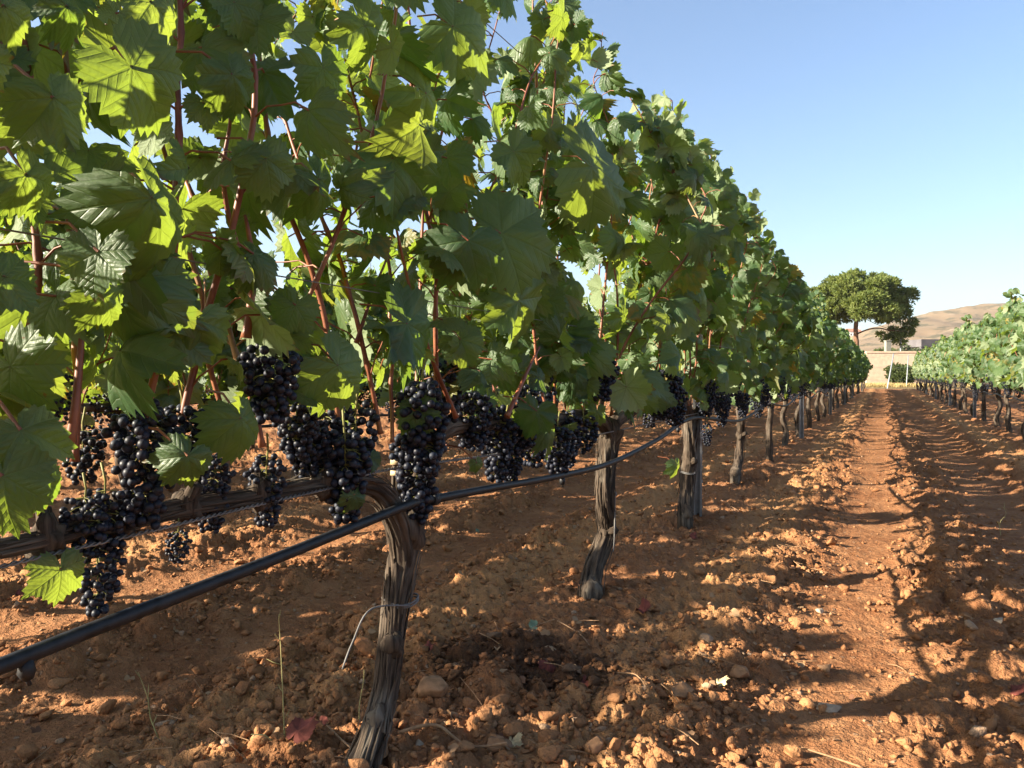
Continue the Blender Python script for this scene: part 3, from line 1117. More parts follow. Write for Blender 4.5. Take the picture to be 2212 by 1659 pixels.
# single shoots and leaves that stand out in the foreground
SHOOTS = [  # vine, pixels up the shoot, x, radius
    (1, ((148, 965), (160, 900), (176, 720), (168, 620), (165, 540)), -.88, .0062),
    (1, ((528, 735), (535, 660), (520, 560), (490, 440), (486, 350), (500, 260), (496, 150)), -.93, .0060),
    (1, ((532, 730), (545, 620), (541, 520), (530, 465)), -.90, .0072),
    (1, ((985, 900), (935, 780), (890, 640), (858, 500), (853, 480)), -.90, .0062),
    (1, ((770, 740), (810, 620), (835, 560), (848, 500)), -.95, .0045),
    (2, ((1095, 900), (1140, 800), (1165, 750)), -.88, .0075),
    (2, ((1012, 500), (1000, 390), (990, 330), (985, 260)), -.92, .0050),
    (2, ((1160, 230), (1158, 160), (1152, 60), (1150, -40)), -.92, .0052),
    (1, ((815, 340), (826, 250), (832, 180)), -.90, .0048),
    (1, ((72, 215), (66, 150), (60, 100), (50, -20)), -.95, .0060),
]
for i, px, X, r in SHOOTS:
    pts = np.array([W(at_x(a, b, X + .006 * math.sin(k * 1.7)), i) for k, (a, b) in enumerate(px)])
    m = MB()
    shoot_into(m, resample(pts, .05), r, 9)
    m.build('shoot', M_SHOOT, near[i])

HERO = [  # vine, stalk end, tip, x plane, tilt of the face (right, up, towards camera), size factor
    (0, (288, 148), (420, 330), -.72, (.15, .25, 1), 1.05),
    (0, (120, 215), (185, 385), -.70, (-.2, .2, 1), 1.0),
    (0, (330, 430), (430, 675), -.74, (.1, .2, 1), .98),
    (0, (15, 20), (80, 130), -.70, (-.1, .3, 1), 1.1),
    (0, (-40, 130), (45, 235), -.70, (.1, .3, 1), 1.1),
    (1, (505, 165), (545, 300), -.80, (.1, .3, 1), 1.0),
    (1, (577, 345), (606, 480), -.80, (.0, .2, 1), 1.02),
    (1, (510, 12), (560, 112), -.80, (.2, .5, 1), 1.15),
    (1, (790, 60), (850, 180), -.80, (.3, .3, 1), 1.15),
    (1, (850, 345), (945, 480), -.80, (-.3, .3, 1), 1.0),
    (1, (922, 205), (1020, 330), -.82, (.3, .3, 1), 1.0),
    (2, (980, 62), (1055, 185), -.82, (-.4, .5, .8), 1.0),
    (2, (1082, 505), (1165, 592), -.80, (-.5, .4, .8), 1.0),
    (2, (1012, 520), (955, 640), -.80, (-.4, .3, .9), 1.0),
    (2, (1278, 362), (1345, 455), -.78, (.3, .3, 1), 1.0),
    (1, (730, 790), (802, 895), -.82, (.25, .2, 1), 1.05),
    (1, (520, 905), (535, 1042), -.82, (.15, .25, 1), 1.0),
    (1, (405, 985), (345, 1088), -.84, (-.3, .1, 1), 1.0),
    (1, (128, 1232), (125, 1368), -.92, (.25, .2, 1), .9),
    (1, (45, 930), (100, 1085), -.72, (-.5, .75, .7), 1.0),
    (1, (5, 1030), (45, 1258), -.72, (-.75, .2, .7), .8),
    (1, (85, 1040), (112, 1150), -.78, (.2, .2, 1), 1.0),
    (1, (215, 545), (148, 705), -.78, (-.8, .25, .35), .85),
    (1, (425, 690), (350, 838), -.84, (-.1, .15, 1), 1.05),
    (1, (380, 720), (465, 815), -.86, (.2, .25, 1), 1.0),
    (0, (10, 600), (80, 705), -.78, (.0, .3, 1), 1.1),
    (0, (225, 640), (190, 760), -.80, (.1, .2, 1), .9),
    (1, (640, 660), (600, 740), -.86, (-.6, .2, .6), 1.0),
    (1, (880, 700), (960, 760), -.84, (.2, .5, .8), 1.1),
    (1, (690, 390), (740, 520), -.84, (.2, .3, 1), 1.0),
    (2, (1160, 888), (1133, 985), -.84, (-.6, .2, .6), .8),
    (1, (1030, 1000), (1035, 1036), -.88, (-.2, .2, 1), .9),
    (1, (800, 990), (800, 1050), -.90, (-.3, .2, 1), .85),
    (1, (765, 1070), (750, 1140), -.90, (.3, .2, 1), .9),
    (2, (1290, 890), (1280, 990), -.90, (.2, .2, 1), .6),
    (3, (1462, 1005), (1462, 1055), -.92, (.2, .2, 1), .9),
    (2, (1120, 650), (1175, 770), -.82, (.3, .3, 1), 1.05),
    (2, (1110, 330), (1140, 420), -.80, (-.2, .4, .9), 1.1),
    (1, (700, 150), (730, 290), -.84, (.2, .2, 1), 1.0),
    (0, (250, 545), (300, 660), -.80, (.2, .2, 1), 1.0),
    (0, (60, 380), (150, 520), -.76, (.1, .2, 1), .9),
    (0, (150, 20), (190, 120), -.78, (.0, .5, 1), 1.1),
    (0, (330, 10), (420, 90), -.76, (.2, .6, .8), 1.3),
]
CR = RGT; CU = np.array([0, 0, 1.0]); CT = -FWD
for n, (i, a, b, X, tl, sf) in enumerate(HERO):
    rng = np.random.default_rng(900 + n)
    pa = at_x(a[0], a[1], X); pb = at_x(b[0], b[1], X)
    T = pb - pa
    s = np.linalg.norm(T) * sf * .64
    vd = norm(pa - CAMP)
    N = -vd * .65 * tl[2] + np.array([.75, 0, 0]) + CR * tl[0] + CU * tl[1] * .6
    m = MB()
    leaves_into(m, rng, [W(pa, i)], [N], [T], [s], 'hi', 0, [rng.choice([.06, .12, .22, .31, .45, .56, .69, .80])])
    st = W(pa + np.array([-.09, rng.uniform(-.04, .04), .04]), i); me_ = (st + W(pa, i)) / 2 + np.array([0, 0, .015])
    V, F, A = tube(np.array([st, me_, W(pa, i)]), .0019, 6, False)
    m.add(V, F, A, 1)
    m.build('leaf', [M_LEAF, M_SHOOT], near[i])

# bunches of the near vines: those of the photo first
BUN = [  # vine, pixel of the top, x, mesh, scale
    (1, (585, 745), -.88, 3, .85), (1, (310, 872), -.93, 2, .85), (1, (392, 880), -.95, 3, .75),
    (1, (455, 985), -.97, 2, .6), (1, (640, 852), -.96, 3, .8), (1, (700, 890), -.99, 2, .8), (1, (660, 915), -.98, 3, .7),
    (1, (768, 872), -.96, 4, 1.0), (1, (915, 828), -.90, 0, 1.05), (1, (960, 780), -.95, 3, 1.0), (1, (900, 920), -.93, 2, 1.05),
    (2, (1020, 850), -.95, 3, 1.0), (2, (1075, 880), -.95, 2, 1.0), (2, (1140, 835), -.90, 4, 1.0), (2, (1095, 915), -.96, 0, .95),
    (2, (1150, 900), -.96, 1, 1.0), (2, (1205, 925), -.93, 3, 1.0), (2, (1170, 800), -.99, 4, 1.0), (2, (1225, 890), -.95, 2, .9),
    (2, (1108, 985), -.93, 5, .55), (1, (208, 1175), -.95, 1, .62), (1, (382, 1150), -.95, 5, .38), (1, (180, 1075), -.95, 5, .6), (1, (225, 1060), -.95, 5, .7),
    (1, (178, 930), -1.02, 5, .6), (1, (575, 985), -.95, 4, .7), (1, (745, 935), -.93, 4, 1.0),
    (3, (1297, 770), -.88, 3, 1.05), (3, (1440, 800), -.88, 0, 1.15), (3, (1465, 835), -.84, 4, 1.0), (3, (1420, 830), -.92, 3, 1.1), (3, (1385, 790), -.95, 2, 1.0), (3, (1262, 900), -.92, 5, 1.0),
    (3, (1525, 845), -.90, 3, 1.0), (3, (1528, 915), -.86, 4, .7), (4, (1560, 850), -.90, 2, 1.0), (4, (1650, 830), -.90, 0, 1.0), (4, (1682, 815), -.90, 3, 1.1), (4, (1640, 850), -.95, 2, 1.0), (4, (1700, 825), -.86, 4, 1.0),
]
rng = np.random.default_rng(61)
for i, (px, py), X, k, s in BUN:
    add_bunch(near[i], tuple(W(at_x(px, py, X), i)), True, k, rng.uniform(0, 6.28), s)
for i in (3, 4):
    for q in range(6):
        add_bunch(near[i], (rng.uniform(-.10, .10), rng.uniform(-.7, .7), rng.uniform(.66, .82)), True, int(rng.integers(0, 6)), rng.uniform(0, 6.28), rng.uniform(.85, 1.1))


# ------------------------------------------------------------------ vines farther off: a few built once, then copied
def children(o):
    return [c for c in bpy.data.objects if c.parent == o]


KIDS = {}


def proto(seed, H, lod, n_shoot, size, keep, zc=.66, n_bunch=7, spread=.11, step=.02, sides=18, kids_bunch=True):
    rng = np.random.default_rng(seed)
    parts = []
    x = [0, rng.normal(0, .03), rng.normal(0, .03), rng.normal(0, .02), 0]
    yv = [rng.normal(0, .04), rng.normal(0, .04), rng.normal(0, .04), rng.normal(0, .02), 0]
    ctrl = [(x[k], yv[k], z) for k, z in enumerate((-.05, .16, .33, .48, .64))]
    m = MB(); r = rng.uniform(.030, .038)
    trunk_into(m, ctrl, [r * 1.2, r, r * .92, r * .9, r * 1.2], sides, step, seed * .37)
    parts.append(('trunk', m.mesh('trunk', M_BARK)))
    m = MB()
    trunk_into(m, [(0, -.74, .655), (.01, -.4, .66), (0, 0, .645), (-.01, .4, .66), (0, .74, .655)], [.014, .02, .026, .02, .014], 12, .04, seed * .71)
    parts.append(('cordon', m.mesh('cordon', M_BARK)))
    shoots, P, N, T, S, pet = grow(rng, 1.56, H, n_shoot, zc, spread, .9, .62, size, 0, keep)
    m = MB()
    leaves_into(m, rng, P, N, T, S, lod)
    for s in shoots:
        shoot_into(m, s[::2] if lod == 'lo' else s, .005, 4, 1)
    parts.append(('foliage', m.mesh('foliage', [M_LEAF if lod != 'lo' else M_LEAF_FAR, M_SHOOT])))
    bun = [((rng.uniform(-.13, .13), rng.uniform(-.7, .7), rng.uniform(.66, .83)), int(rng.integers(0, 4)), rng.uniform(0, 6.28), rng.uniform(.9, 1.25)) for _ in range(n_bunch)]
    return parts, bun


def place(pr, X, Y, label, group, flip, rng, sz=1.0):
    parts, bun = pr
    t = empty('grapevine', (X, Y, gz(X, Y)), PI if flip else 0.0)
    t.scale = (1, 1, sz)
    tag(t, label, 'grapevine', group)
    for nm, me in parts:
        link(nm, me, t)
    for loc, k, rz, s in bun:
        add_bunch(t, loc, False, k, rz, s)
    return t


PM = [proto(700 + i, 1.82, 'mid', 14, .088, .80, n_bunch=7) for i in range(7)]
PL = [proto(720 + i, 1.84, 'lo', 14, .098, .82, n_bunch=7, sides=10, step=.05) for i in range(4)]
PB = [proto(740 + i, 1.60, 'mid', 18, .086, .98, n_bunch=9) for i in range(4)]       # second row on the left
PR = [proto(760 + i, 1.60, 'mid', 15, .092, .85, n_bunch=5, spread=.08) for i in range(4)]    # right of the path
PRL = [proto(780 + i, 1.55, 'lo', 15, .098, .85, n_bunch=5, spread=.08, sides=10, step=.05) for i in range(3)]

rng = np.random.default_rng(77)
ys = [7.65 + 1.52 * k for k in range(26)]
for k, y in enumerate(ys):
    lab = f'vine with black grapes, {ORD[k + 4]} trunk from the camera in the row left of the path' if k < len(ys) - 1 else 'last vine of the row left of the path, next to the leaning pale pole'
    place(PM[k % 7] if y < 20 else PL[k % 4], ROW0 + rng.normal(0, .02), y + rng.normal(0, .06), lab, 'vines of the row left of the path', False, rng, rng.uniform(.97, 1.03) * (1 - .10 * min(1, k / 18)))
for k in range(25):
    y = -0.3 + 1.5 * k
    place(PB[k % 4] if y < 16 else PL[k % 4], ROW0 - PITCH + rng.normal(0, .02), y + rng.normal(0, .06),
          f'vine seen through the near row, {ORD[k]} from the camera in the second left row', 'vines of the second row on the left', (k // 2) % 2 == 1, rng, rng.uniform(.92, 1.0))
for k in range(18):
    y = 1.8 + 1.5 * k
    place(PL[(k + 1) % 4], ROW0 - 2 * PITCH, y + rng.normal(0, .06),
          f'background vine on the left, {ORD[k]} from the camera in the third left row', 'vines of the third row on the left', (k // 2) % 2 == 1, rng, rng.uniform(.85, .95))
for k in range(25):
    y = 9.55 + 1.5 * k
    lab = f'sunlit pale green vine, {ORD[k]} from the right edge in the row right of the path' if k < 24 else 'last sunlit vine of the row right of the path, beside the upright pale pole'
    place(PR[k % 4] if y < 22 else PRL[k % 3], ROW0 + PITCH + rng.normal(0, .02), y + rng.normal(0, .06), lab, 'vines of the row right of the path', False, rng, rng.uniform(.96, 1.04))
for k in range(12):
    y = 29.5 + 1.5 * k
    place(PRL[(k + 1) % 3], ROW0 + 2 * PITCH, y, f'vine showing under the leaves of the sunlit right row, {ORD[k]} from the camera', 'vines of the second row on the right', k % 2 == 1, rng, .95)


# ------------------------------------------------------------------ trellis posts
def post_mesh(H=1.95):
    """open galvanised channel with inturned lips and hook notches"""
    t = .0022
    outer = [(-.012, .017), (-.025, .017), (-.025, -.017), (.025, -.017), (.025, .017), (.012, .017)]
    inner = [(-.012, .017 - t), (-.025 + t, .017 - t), (-.025 + t, -.017 + t), (.025 - t, -.017 + t), (.025 - t, .017 - t), (.012, .017 - t)]
    m = MB()
    n = 6
    V = [(x, y, z) for z in (-.25, H) for (x, y) in outer + inner]
    F = []
    for k in range(n - 1):
        F.append([k, k + 1, 12 + k + 1, 12 + k]); F.append([6 + k + 1, 6 + k, 18 + k, 18 + k + 1])
        F.append([k + 1, k, 6 + k, 6 + k + 1]); F.append([12 + k, 12 + k + 1, 18 + k + 1, 18 + k])
    F.append([0, 12, 18, 6]); F.append([5, 11, 23, 17])
    m.add(np.array(V), [np.array(F)])
    for k in range(17):
        z = .25 + k * .1
        for sx in (-1, 1):
            m.box((sx * .0275, -.006, z), (.0045, .012, .016))
    return m.mesh('trellis_post', M_STEEL, smooth=False)


PM_ = post_mesh()
p0 = at_z(1503, 1152, 0.03)
p0 = at_x(1507, 1152, ROW0 + .015)
posts = [(ROW0 + .015, p0[1], 'nearest galvanised steel post, standing against a vine trunk left of the path')]
for k in range(7):
    posts.append((ROW0 + .04, p0[1] + 5.95 * (k + 1), f'galvanised steel post, {ORD[k + 1]} from the camera in the row left of the path'))
for k in range(6):
    posts.append((ROW0 + PITCH - .06, 10.6 + 5.9 * k + (0 if k else .1), f'steel post under sunlit leaves, {ORD[k]} from the right edge right of the path'))
for k in range(5):
    posts.append((ROW0 - PITCH, 1.4 + 5.9 * k, f'dark steel post among vines, {ORD[k]} from the camera in the second left row'))
for k, (x, y, lab) in enumerate(posts):
    o = link('trellis_post', PM_)
    o.location = (x, y, gz(x, y)); o.rotation_euler = (0, 0, math.radians(196 + (k * 37) % 9))
    o.scale = (1, 1, .80)
    tag(o, lab, 'post', 'steel posts of the vine trellis')

# ------------------------------------------------------------------ irrigation hoses and trellis wires
hpix = [(-130, 1490), (0, 1440), (200, 1360), (400, 1283), (600, 1205), (780, 1132), (890, 1088), (945, 1077), (1060, 1055), (1200, 1030), (1320, 1000), (1420, 950), (1500, 903)]
hp = [at_x(px, py, ROW0 + .052 if px < 1300 else ROW0 + .06) for px, py in hpix]
y = hp[-1][1]; zs = hp[-1][2]
while y < 46:
    for q in (1, 2, 3, 4):
        f = q / 4
        hp.append(np.array([ROW0 + .055, y + 5.95 * f, .585 - .060 * (1 - (2 * (f % 0.5) / .5 - 1) ** 2) + (.03 if q == 4 else 0)]))
    y += 5.95
m = MB()
V, F, A = tube(resample(np.array(hp), .05), .0098, 16); m.add(V, F, A)
hose = m.build('drip_hose', M_HOSE)
tag(hose, 'black plastic irrigation hose sagging along the vine row left of the path', 'hose')
c0, c1 = at_x(928, 1080, ROW0 + .052), at_x(944, 1077.5, ROW0 + .052)
m = MB(); dv = norm(c1 - c0); c = (c0 + c1) / 2
V, F, A = tube(np.array([c - dv * .010, c - dv * .009, c + dv * .009, c + dv * .010]), np.array([.011, .0145, .0145, .011]), 20); m.add(V, F, A)
m.build('hose_clip', M_HOSE, hose)
for px, py in ((52, 1419), (1215, 1027), (1465, 921)):
    c = at_x(px, py, ROW0 + .054)
    m = MB()
    V, F, A = tube(np.array([c + [0, 0, -.004], c + [0, 0, -.020], c + [0, .002, -.028]]), np.array([.0075, .010, .0065]), 14); m.add(V, F, A)
    V, F, A = tube(np.array([c + [0, 0, -.026], c + [0, .004, -.036]]), np.array([.003, .0025]), 8); m.add(V, F, A)
    m.build('dripper', M_HOSE, hose)

for X, y0, y1, lab in ((ROW0 - PITCH + .05, 0, 38, 'black irrigation hose along the second vine row on the left'),
                       (ROW0 + PITCH - .05, 9, 47, 'black irrigation hose along the sunlit row right of the path')):
    m = MB()
    pts = [np.array([X, y0 + k * .75, .56 - .03 * (k % 2)]) for k in range(int((y1 - y0) / .75))]
    V, F, A = tube(resample(np.array(pts), .2), .0095, 8); m.add(V, F, A)
    tag(m.build('drip_hose', M_HOSE), lab, 'hose')

# twisted carrying wire below the near cordons
wp = [at_x(px, py, ROW0 + .03) for px, py in ((-150, 1265), (75, 1206), (300, 1153), (560, 1090), (740, 1047), (850, 1012))] + [np.array([ROW0 + .03, yy, .632]) for yy in (2.2, 4.2, 10.1, 22, 34, 46.5)]
wp = resample(np.array(wp), .03)
m = MB()
near_n = int(np.argmax(wp[:, 1] > 2.6))
q = resample(wp[:near_n], .0035)
ph = np.arange(len(q)) * .0035 / .022 * 2 * PI
for s in (0, PI):
    V, F, A = tube(q + .0019 * np.stack([np.cos(ph + s), 0 * ph, np.sin(ph + s)], 1), .0017, 5); m.add(V, F, A)
V, F, A = tube(wp[near_n - 1::6], .0026, 5); m.add(V, F, A)
tag(m.build('trellis_wire', M_WIRE), 'twisted steel wire carrying the gnarled cordon of the near row', 'wire', 'wires of the near trellis')
for z, dx, nm in ((1.02, .06, 'thin straight wire among the lower leaves of the near row, first above the grapes'), (1.38, -.06, 'thin straight wire among the middle leaves of the near row, second above the grapes'), (1.74, .06, 'thin straight wire near the top of the leaves of the near row')):
    m = MB()
    pts = np.array([[ROW0 + dx, yy, z - .015 * (k % 2)] for k, yy in enumerate(np.arange(-.6, 47.5, 2.97))])
    V, F, A = tube(pts, .0013, 5); m.add(V, F, A)
    tag(m.build('trellis_wire', M_WIRE), nm, 'wire', 'wires of the near trellis')

# ------------------------------------------------------------------ stones, fallen leaves, twigs and weeds on the near ground


def full_z(x, y):
    return float(ground_full(np.array([x]), np.array([y]))[0])


STONES = [  # pixel, radius m, material, label
    ((1482, 1532), .040, M_STONE, 'big rounded tan stone below the nearest post, lower middle of the photo'),
    ((598, 1140), .028, M_STONE, 'round orange stone on the sunny soil under the twisted wire'),
    ((905, 1638), .017, M_PALESTONE, 'small whitish pebble beside the dry twig at the bottom of the photo'),
    ((1790, 1505), .030, M_PALESTONE, 'smooth pale stone on the left edge of the wheel track'),
    ((1940, 1690), .03, M_STONE, 'flat stone in the wheel track at the very bottom'),
    ((1600, 1455), .045, M_STONE, 'angular brown clod of rock beside the pale straw leaf'),
    ((1075, 1632), .035, M_STONE, 'reddish stone at the right end of the dry twig'),
    ((1280, 1645), .040, M_STONE, 'flat orange stone at the bottom edge, right of the twig'),
    ((1770, 1303), .022, M_PALESTONE, 'pale round stone at the left side of the track in the middle distance'),
    ((2160, 1360), .024, M_PALESTONE, 'white stone on the shaded furrow at the right edge'),
    ((945, 1545), .045, M_STONE, 'large earthy stone in the shade right of the forked trunk'),
    ((715, 1305), .018, M_STONE, 'lone small stone left of the forked trunk'),
    ((480, 1490), .026, M_STONE, 'brown stone in the shaded soil under the black hose'),
    ((845, 1005 + 290), .016, M_PALESTONE, 'tiny pale stone just right of the forked trunk'),
]
for n, ((px, py), r, mt, lab) in enumerate(STONES):
    rg = np.random.default_rng(3000 + n)
    p = at_z(px, py, .03)
    V, F = lump(rg, 3, .30, .72)
    m = MB(); m.add(V * r, [F], V)
    o = m.build('stone', mt)
    o.location = (p[0], p[1], full_z(p[0], p[1]) + r * .30); o.rotation_euler = (0, 0, rg.uniform(0, 6))
    tag(o, lab, 'stone', 'stones lying on the soil')

FALLEN = [
    ((1392, 1322), .055, M_REDLEAF, 'crumpled red leaf on the soil right of the bent trunk'),
    ((1155, 1360), .030, M_GREENLEAF, 'grey-green fallen leaf on the soil between the two front trunks'),
    ((925, 1440), .040, M_REDLEAF, 'pinkish red curled leaf just right of the forked trunk'),
    ((1185, 1445), .045, M_REDLEAF, 'dark red leaf at the edge of the dark soil patch'),
    ((1260, 1470), .036, M_REDLEAF, 'red leaf right of the dark soil patch'),
    ((640, 1645), .060, M_REDLEAF, 'crumpled red leaf at the bottom left beside a dry weed'),
    ((1556, 1470), .032, M_PALELEAF, 'pale straw-coloured leaf standing on the clods left of the track'),
    ((2190, 1480), .055, M_REDLEAF, 'long reddish dry leaf on the dark furrow at the right edge'),
    ((1105, 1600), .034, M_PALELEAF, 'pale tan leaf above the dry twig at the bottom'),
    ((690, 1600), .030, M_REDLEAF, 'small red leaf left of the foot of the forked trunk'),
    ((40, 1275), .030, M_REDLEAF, 'red leaf on the soil at the left edge under the hanging leaves'),
    ((1500, 1160), .035, M_REDLEAF, 'dark red leaf at the foot of the nearest post'),
    ((1030, 1128), .022, M_GREENLEAF, 'small green leaf lying behind the hose in the middle'),
]
for n, ((px, py), s, mt, lab) in enumerate(FALLEN):
    rg = np.random.default_rng(4000 + n)
    p = at_z(px, py, .05)
    m = MB()
    P = np.array([[0, 0, 0.0]]); N = np.array([[rg.normal(0, .35), -.35 + rg.normal(0, .2), 1]]); T = np.array([[rg.normal(), rg.normal(), .2]])
    leaves_into(m, rg, P, N, T, [s * .66], 'hi')
    V = m.V[0]                            # dried and curled
    V[:, 2] += .75 * np.linalg.norm(V[:, :2], axis=1) ** 2 / s + .40 * s * (vn2(V[:, 0] * 2.2 / s, V[:, 1] * 2.2 / s, 5 + n) - .5)
    o = m.build('fallen_leaf', mt)
    o.location = (p[0], p[1], full_z(p[0], p[1]) + .012)
    tag(o, lab, 'leaf', 'leaves fallen on the soil')

TWIGS = [
    (((860, 1628), (940, 1622), (1010, 1632), (1095, 1640)), .0042, 'long dry twig lying on the soil at the bottom middle'),
    (((1335, 1480), (1375, 1520), (1400, 1530)), .0022, 'short thin twig in the soil between dark patch and stone'),
    (((1870, 1540 + 90), (1800, 1612), (1720, 1585)), .0028, 'thin reddish twig lying across the left edge of the track'),
    (((1205, 1365), (1250, 1390), (1275, 1405)), .0022, 'curved brown twig right of the grey-green fallen leaf'),
    (((1680, 1180), (1720, 1215), (1755, 1235)), .0028, 'dry stalk on the furrow right of the nearest post'),
    (((700, 1615), (740, 1650), (765, 1670)), .0028, 'reddish twig at the foot of the forked trunk'),
    (((2080, 1330), (2110, 1345), (2130, 1375)), .0028, 'thin twig on the dark furrow right of the track'),
]
for px, r, lab in TWIGS:
    pts = []
    for k, (a, b) in enumerate(px):
        p = at_z(a, b, .035); pts.append([p[0], p[1], full_z(p[0], p[1]) + .012 + .006 * (k % 2)])
    m = MB()
    Q = resample(np.array(pts), .012)
    V, F, A = tube(Q, np.linspace(r, r * .6, len(Q)), 7); m.add(V, F, A)
    tag(m.build('twig', M_TWIG), lab, 'twig', 'twigs lying on the soil')

WEEDS = [
    ((612, 1650), (600, 1330), 'thin dry weed stalk standing at the bottom left, tallest of the weeds'),
    ((345, 1600), (295, 1455), 'leaning dry weed stalk in the shaded soil at the lower left'),
    ((775, 1590), (785, 1450), 'thin weed stalk left of the forked trunk'),
    ((590, 1660), (540, 1590), 'short greenish weed leaning left at the bottom'),
    ((2165, 1145), (2168, 1095), 'small pale weed on the right furrow'),
]
for n, (a, b, lab) in enumerate(WEEDS):
    rg = np.random.default_rng(n + 50)
    p = at_z(a[0], a[1], .03); base = np.array([p[0], p[1], full_z(p[0], p[1])])
    dep = float(np.dot(base - CAMP, FWD))
    tip = at_d(b[0], b[1], dep)
    m = MB()
    Q = resample(np.array([base - [0, 0, .01], base * .65 + tip * .35 + rg.normal(0, .008, 3), base * .3 + tip * .7 + rg.normal(0, .01, 3), tip]), .015)
    V, F, A = tube(Q, np.linspace(.0017, .0007, len(Q)), 5); m.add(V, F, A)
    for j in range(3, len(Q) - 1, 3):
        d = rg.normal(0, 1, 3); d[2] = abs(d[2]) + .6; d = norm(d) * rg.uniform(.012, .035)
        V, F, A = tube(np.array([Q[j], Q[j] + d * .5, Q[j] + d + [0, 0, .004]]), np.array([.0008, .0012, .0004]), 4); m.add(V, F, A)
    tag(m.build('weed', M_WEED), lab, 'weed', 'dry weeds on the soil')

# fragments of dead leaves and straw
rng = np.random.default_rng(66)
m = MB()
X, Y = rand_in_view(rng, 900, 1.2, 9.0, 36, 1.2)
dd = np.abs(row_off(X)); kp = (dd < .75) | (rng.random(len(X)) < .2)
X, Y = X[kp], Y[kp]
Z = ground_full(X, Y) + .006
n = len(X)
leaves_into(m, rng, np.stack([X, Y, Z], 1), np.stack([rng.normal(0, .5, n), rng.normal(0, .5, n), np.ones(n)], 1), rng.normal(0, 1, (n, 3)), rng.uniform(.006, .022, n), 'lo')
for a, b, c_ in zip(X[::2], Y[::2], Z[::2]):
    d = rng.normal(0, 1, 3); d[2] = abs(d[2]) * .25; d = norm(d) * rng.uniform(.02, .07)
    q = np.array([a + rng.normal(0, .05), b + rng.normal(0, .05), c_ + .004])
    V, F, A = tube(np.array([q - d, q + [0, 0, .004], q + d]), rng.uniform(.0006, .0014), 4, False); m.add(V, F, A, 1)
def mat_litter():
    k = NT('dead_leaf_litter')
    u, w, r = k.sep(k.attr('leaf'))
    c = k.mix(r, (0.13, 0.055, 0.032), (0.36, 0.23, 0.125))
    return k.done(k.bsdf(c, .9, .15))
o = m.build('leaf_litter', [mat_litter(), M_TWIG]); o['kind'] = 'stuff'
tag(o, 'fragments of dead brown leaves and straw strewn under the vines', 'leaf litter')

# ------------------------------------------------------------------ beyond the rows: verge, fence, wall, pine, houses, hill
M_WALL = mat_plain('rendered_wall', (0.52, 0.375, 0.275), 0.95, 0.1, 0, 0.12, 3.5, 0.3, 0.02)
M_WHITE = mat_plain('whitewash', (0.78, 0.77, 0.74), 0.9, 0.2, 0, 0.05, 2.0)
M_ROOF = mat_plain('red_tiles', (0.42, 0.15, 0.085), 0.85, 0.2, 0, 0.25, 3.0, 0.3, 0.05)
M_GREYROOF = mat_plain('grey_sheet_roof', (0.12, 0.11, 0.115), 0.8, 0.3, 0, 0.15, 1.0)
M_CONC = mat_plain('concrete', (0.24, 0.235, 0.20), 0.9, 0.2, 0, 0.15, 3.0)
M_DARK = mat_plain('dark_window', (0.03, 0.03, 0.035), 0.3, 0.5)
M_GRASS = mat_plain('dry_grass_blades', (0.40, 0.30, 0.13), 0.9, 0.1, 0, 0.35, 0.9)
M_PINEBARK = mat_plain('pine_bark', (0.17, 0.095, 0.060), 0.95, 0.1, 0, 0.4, 6.0, 0.6, 0.05)


def mat_foliage(name, c0, c1, tr):
    k = NT(name)
    u, w, r = k.sep(k.attr('leaf'))
    c = k.mix(r, c0, c1)
    s = k.bsdf(c, 0.65, 0.25)
    t = k.n('ShaderNodeBsdfTranslucent'); k.put(t.inputs['Color'], tr)
    mx = k.n('ShaderNodeMixShader'); mx.inputs[0].default_value = 0.3
    k.l(s, mx.inputs[1]); k.l(t.outputs[0], mx.inputs[2])
    return k.done(mx.outputs[0])


M_NEEDLE = mat_foliage('pine_needles', (0.090, 0.130, 0.030), (0.190, 0.220, 0.060), (0.28, 0.34, 0.05))
M_BUSH = mat_foliage('bush_leaves', (0.060, 0.085, 0.030), (0.120, 0.145, 0.055), (0.15, 0.20, 0.04))
M_OLIVE = mat_foliage('far_tree_leaves', (0.080, 0.100, 0.060), (0.135, 0.150, 0.085), (0.12, 0.14, 0.05))


def tufts(mb, rng, C_, D, n_blade, ln, wd, m=0):
    """spiky needle tufts at points C_ pointing along D"""
    n = len(C_)
    Cn = np.repeat(C_, n_blade, 0); Dn = np.repeat(D, n_blade, 0)
    d = norm(Dn + rng.normal(0, .62, Cn.shape))
    L = ln * rng.uniform(.6, 1.25, len(Cn))[:, None]
    sd = norm(np.cross(d, rng.normal(0, 1, Cn.shape))) * wd * rng.uniform(.7, 1.3, len(Cn))[:, None]
    b = Cn + rng.normal(0, .05, Cn.shape) * ln
    V = np.stack([b - sd * .4, b + sd * .4, b + d * L * .6 + sd, b + d * L, b + d * L * .6 - sd], 1)
    F = np.arange(len(Cn) * 5).reshape(-1, 5)
    r = np.repeat(np.repeat(rng.random(n), n_blade), 5)
    mb.add(V.reshape(-1, 3), [F], np.stack([r * 0, r * 0, r], 1), m)


def blobs_to_tufts(mb, rng, blobs, dens, n_blade, ln, wd, up=.35):
    for (c, r) in blobs:
        r = np.array(r) if not np.isscalar(r) else np.array([r, r, r * .75])
        n = int(dens * (r[0] * r[1] + r[0] * r[2]) * 2)
        d = norm(rng.normal(0, 1, (n, 3)) + np.array([0, 0, .25]))
        p = np.array(c) + d * r * (rng.random((n, 1)) ** .35) * rng.uniform(.85, 1.22, (n, 1))
        tufts(mb, rng, p, norm(d + np.array([0, 0, up])), n_blade, ln, wd)


# the umbrella pine (local x = to the right of the photo)
PX = at_d(1850, 808, 70.0)
k70 = 70 / FPX * S22          # metres per photo pixel at the tree


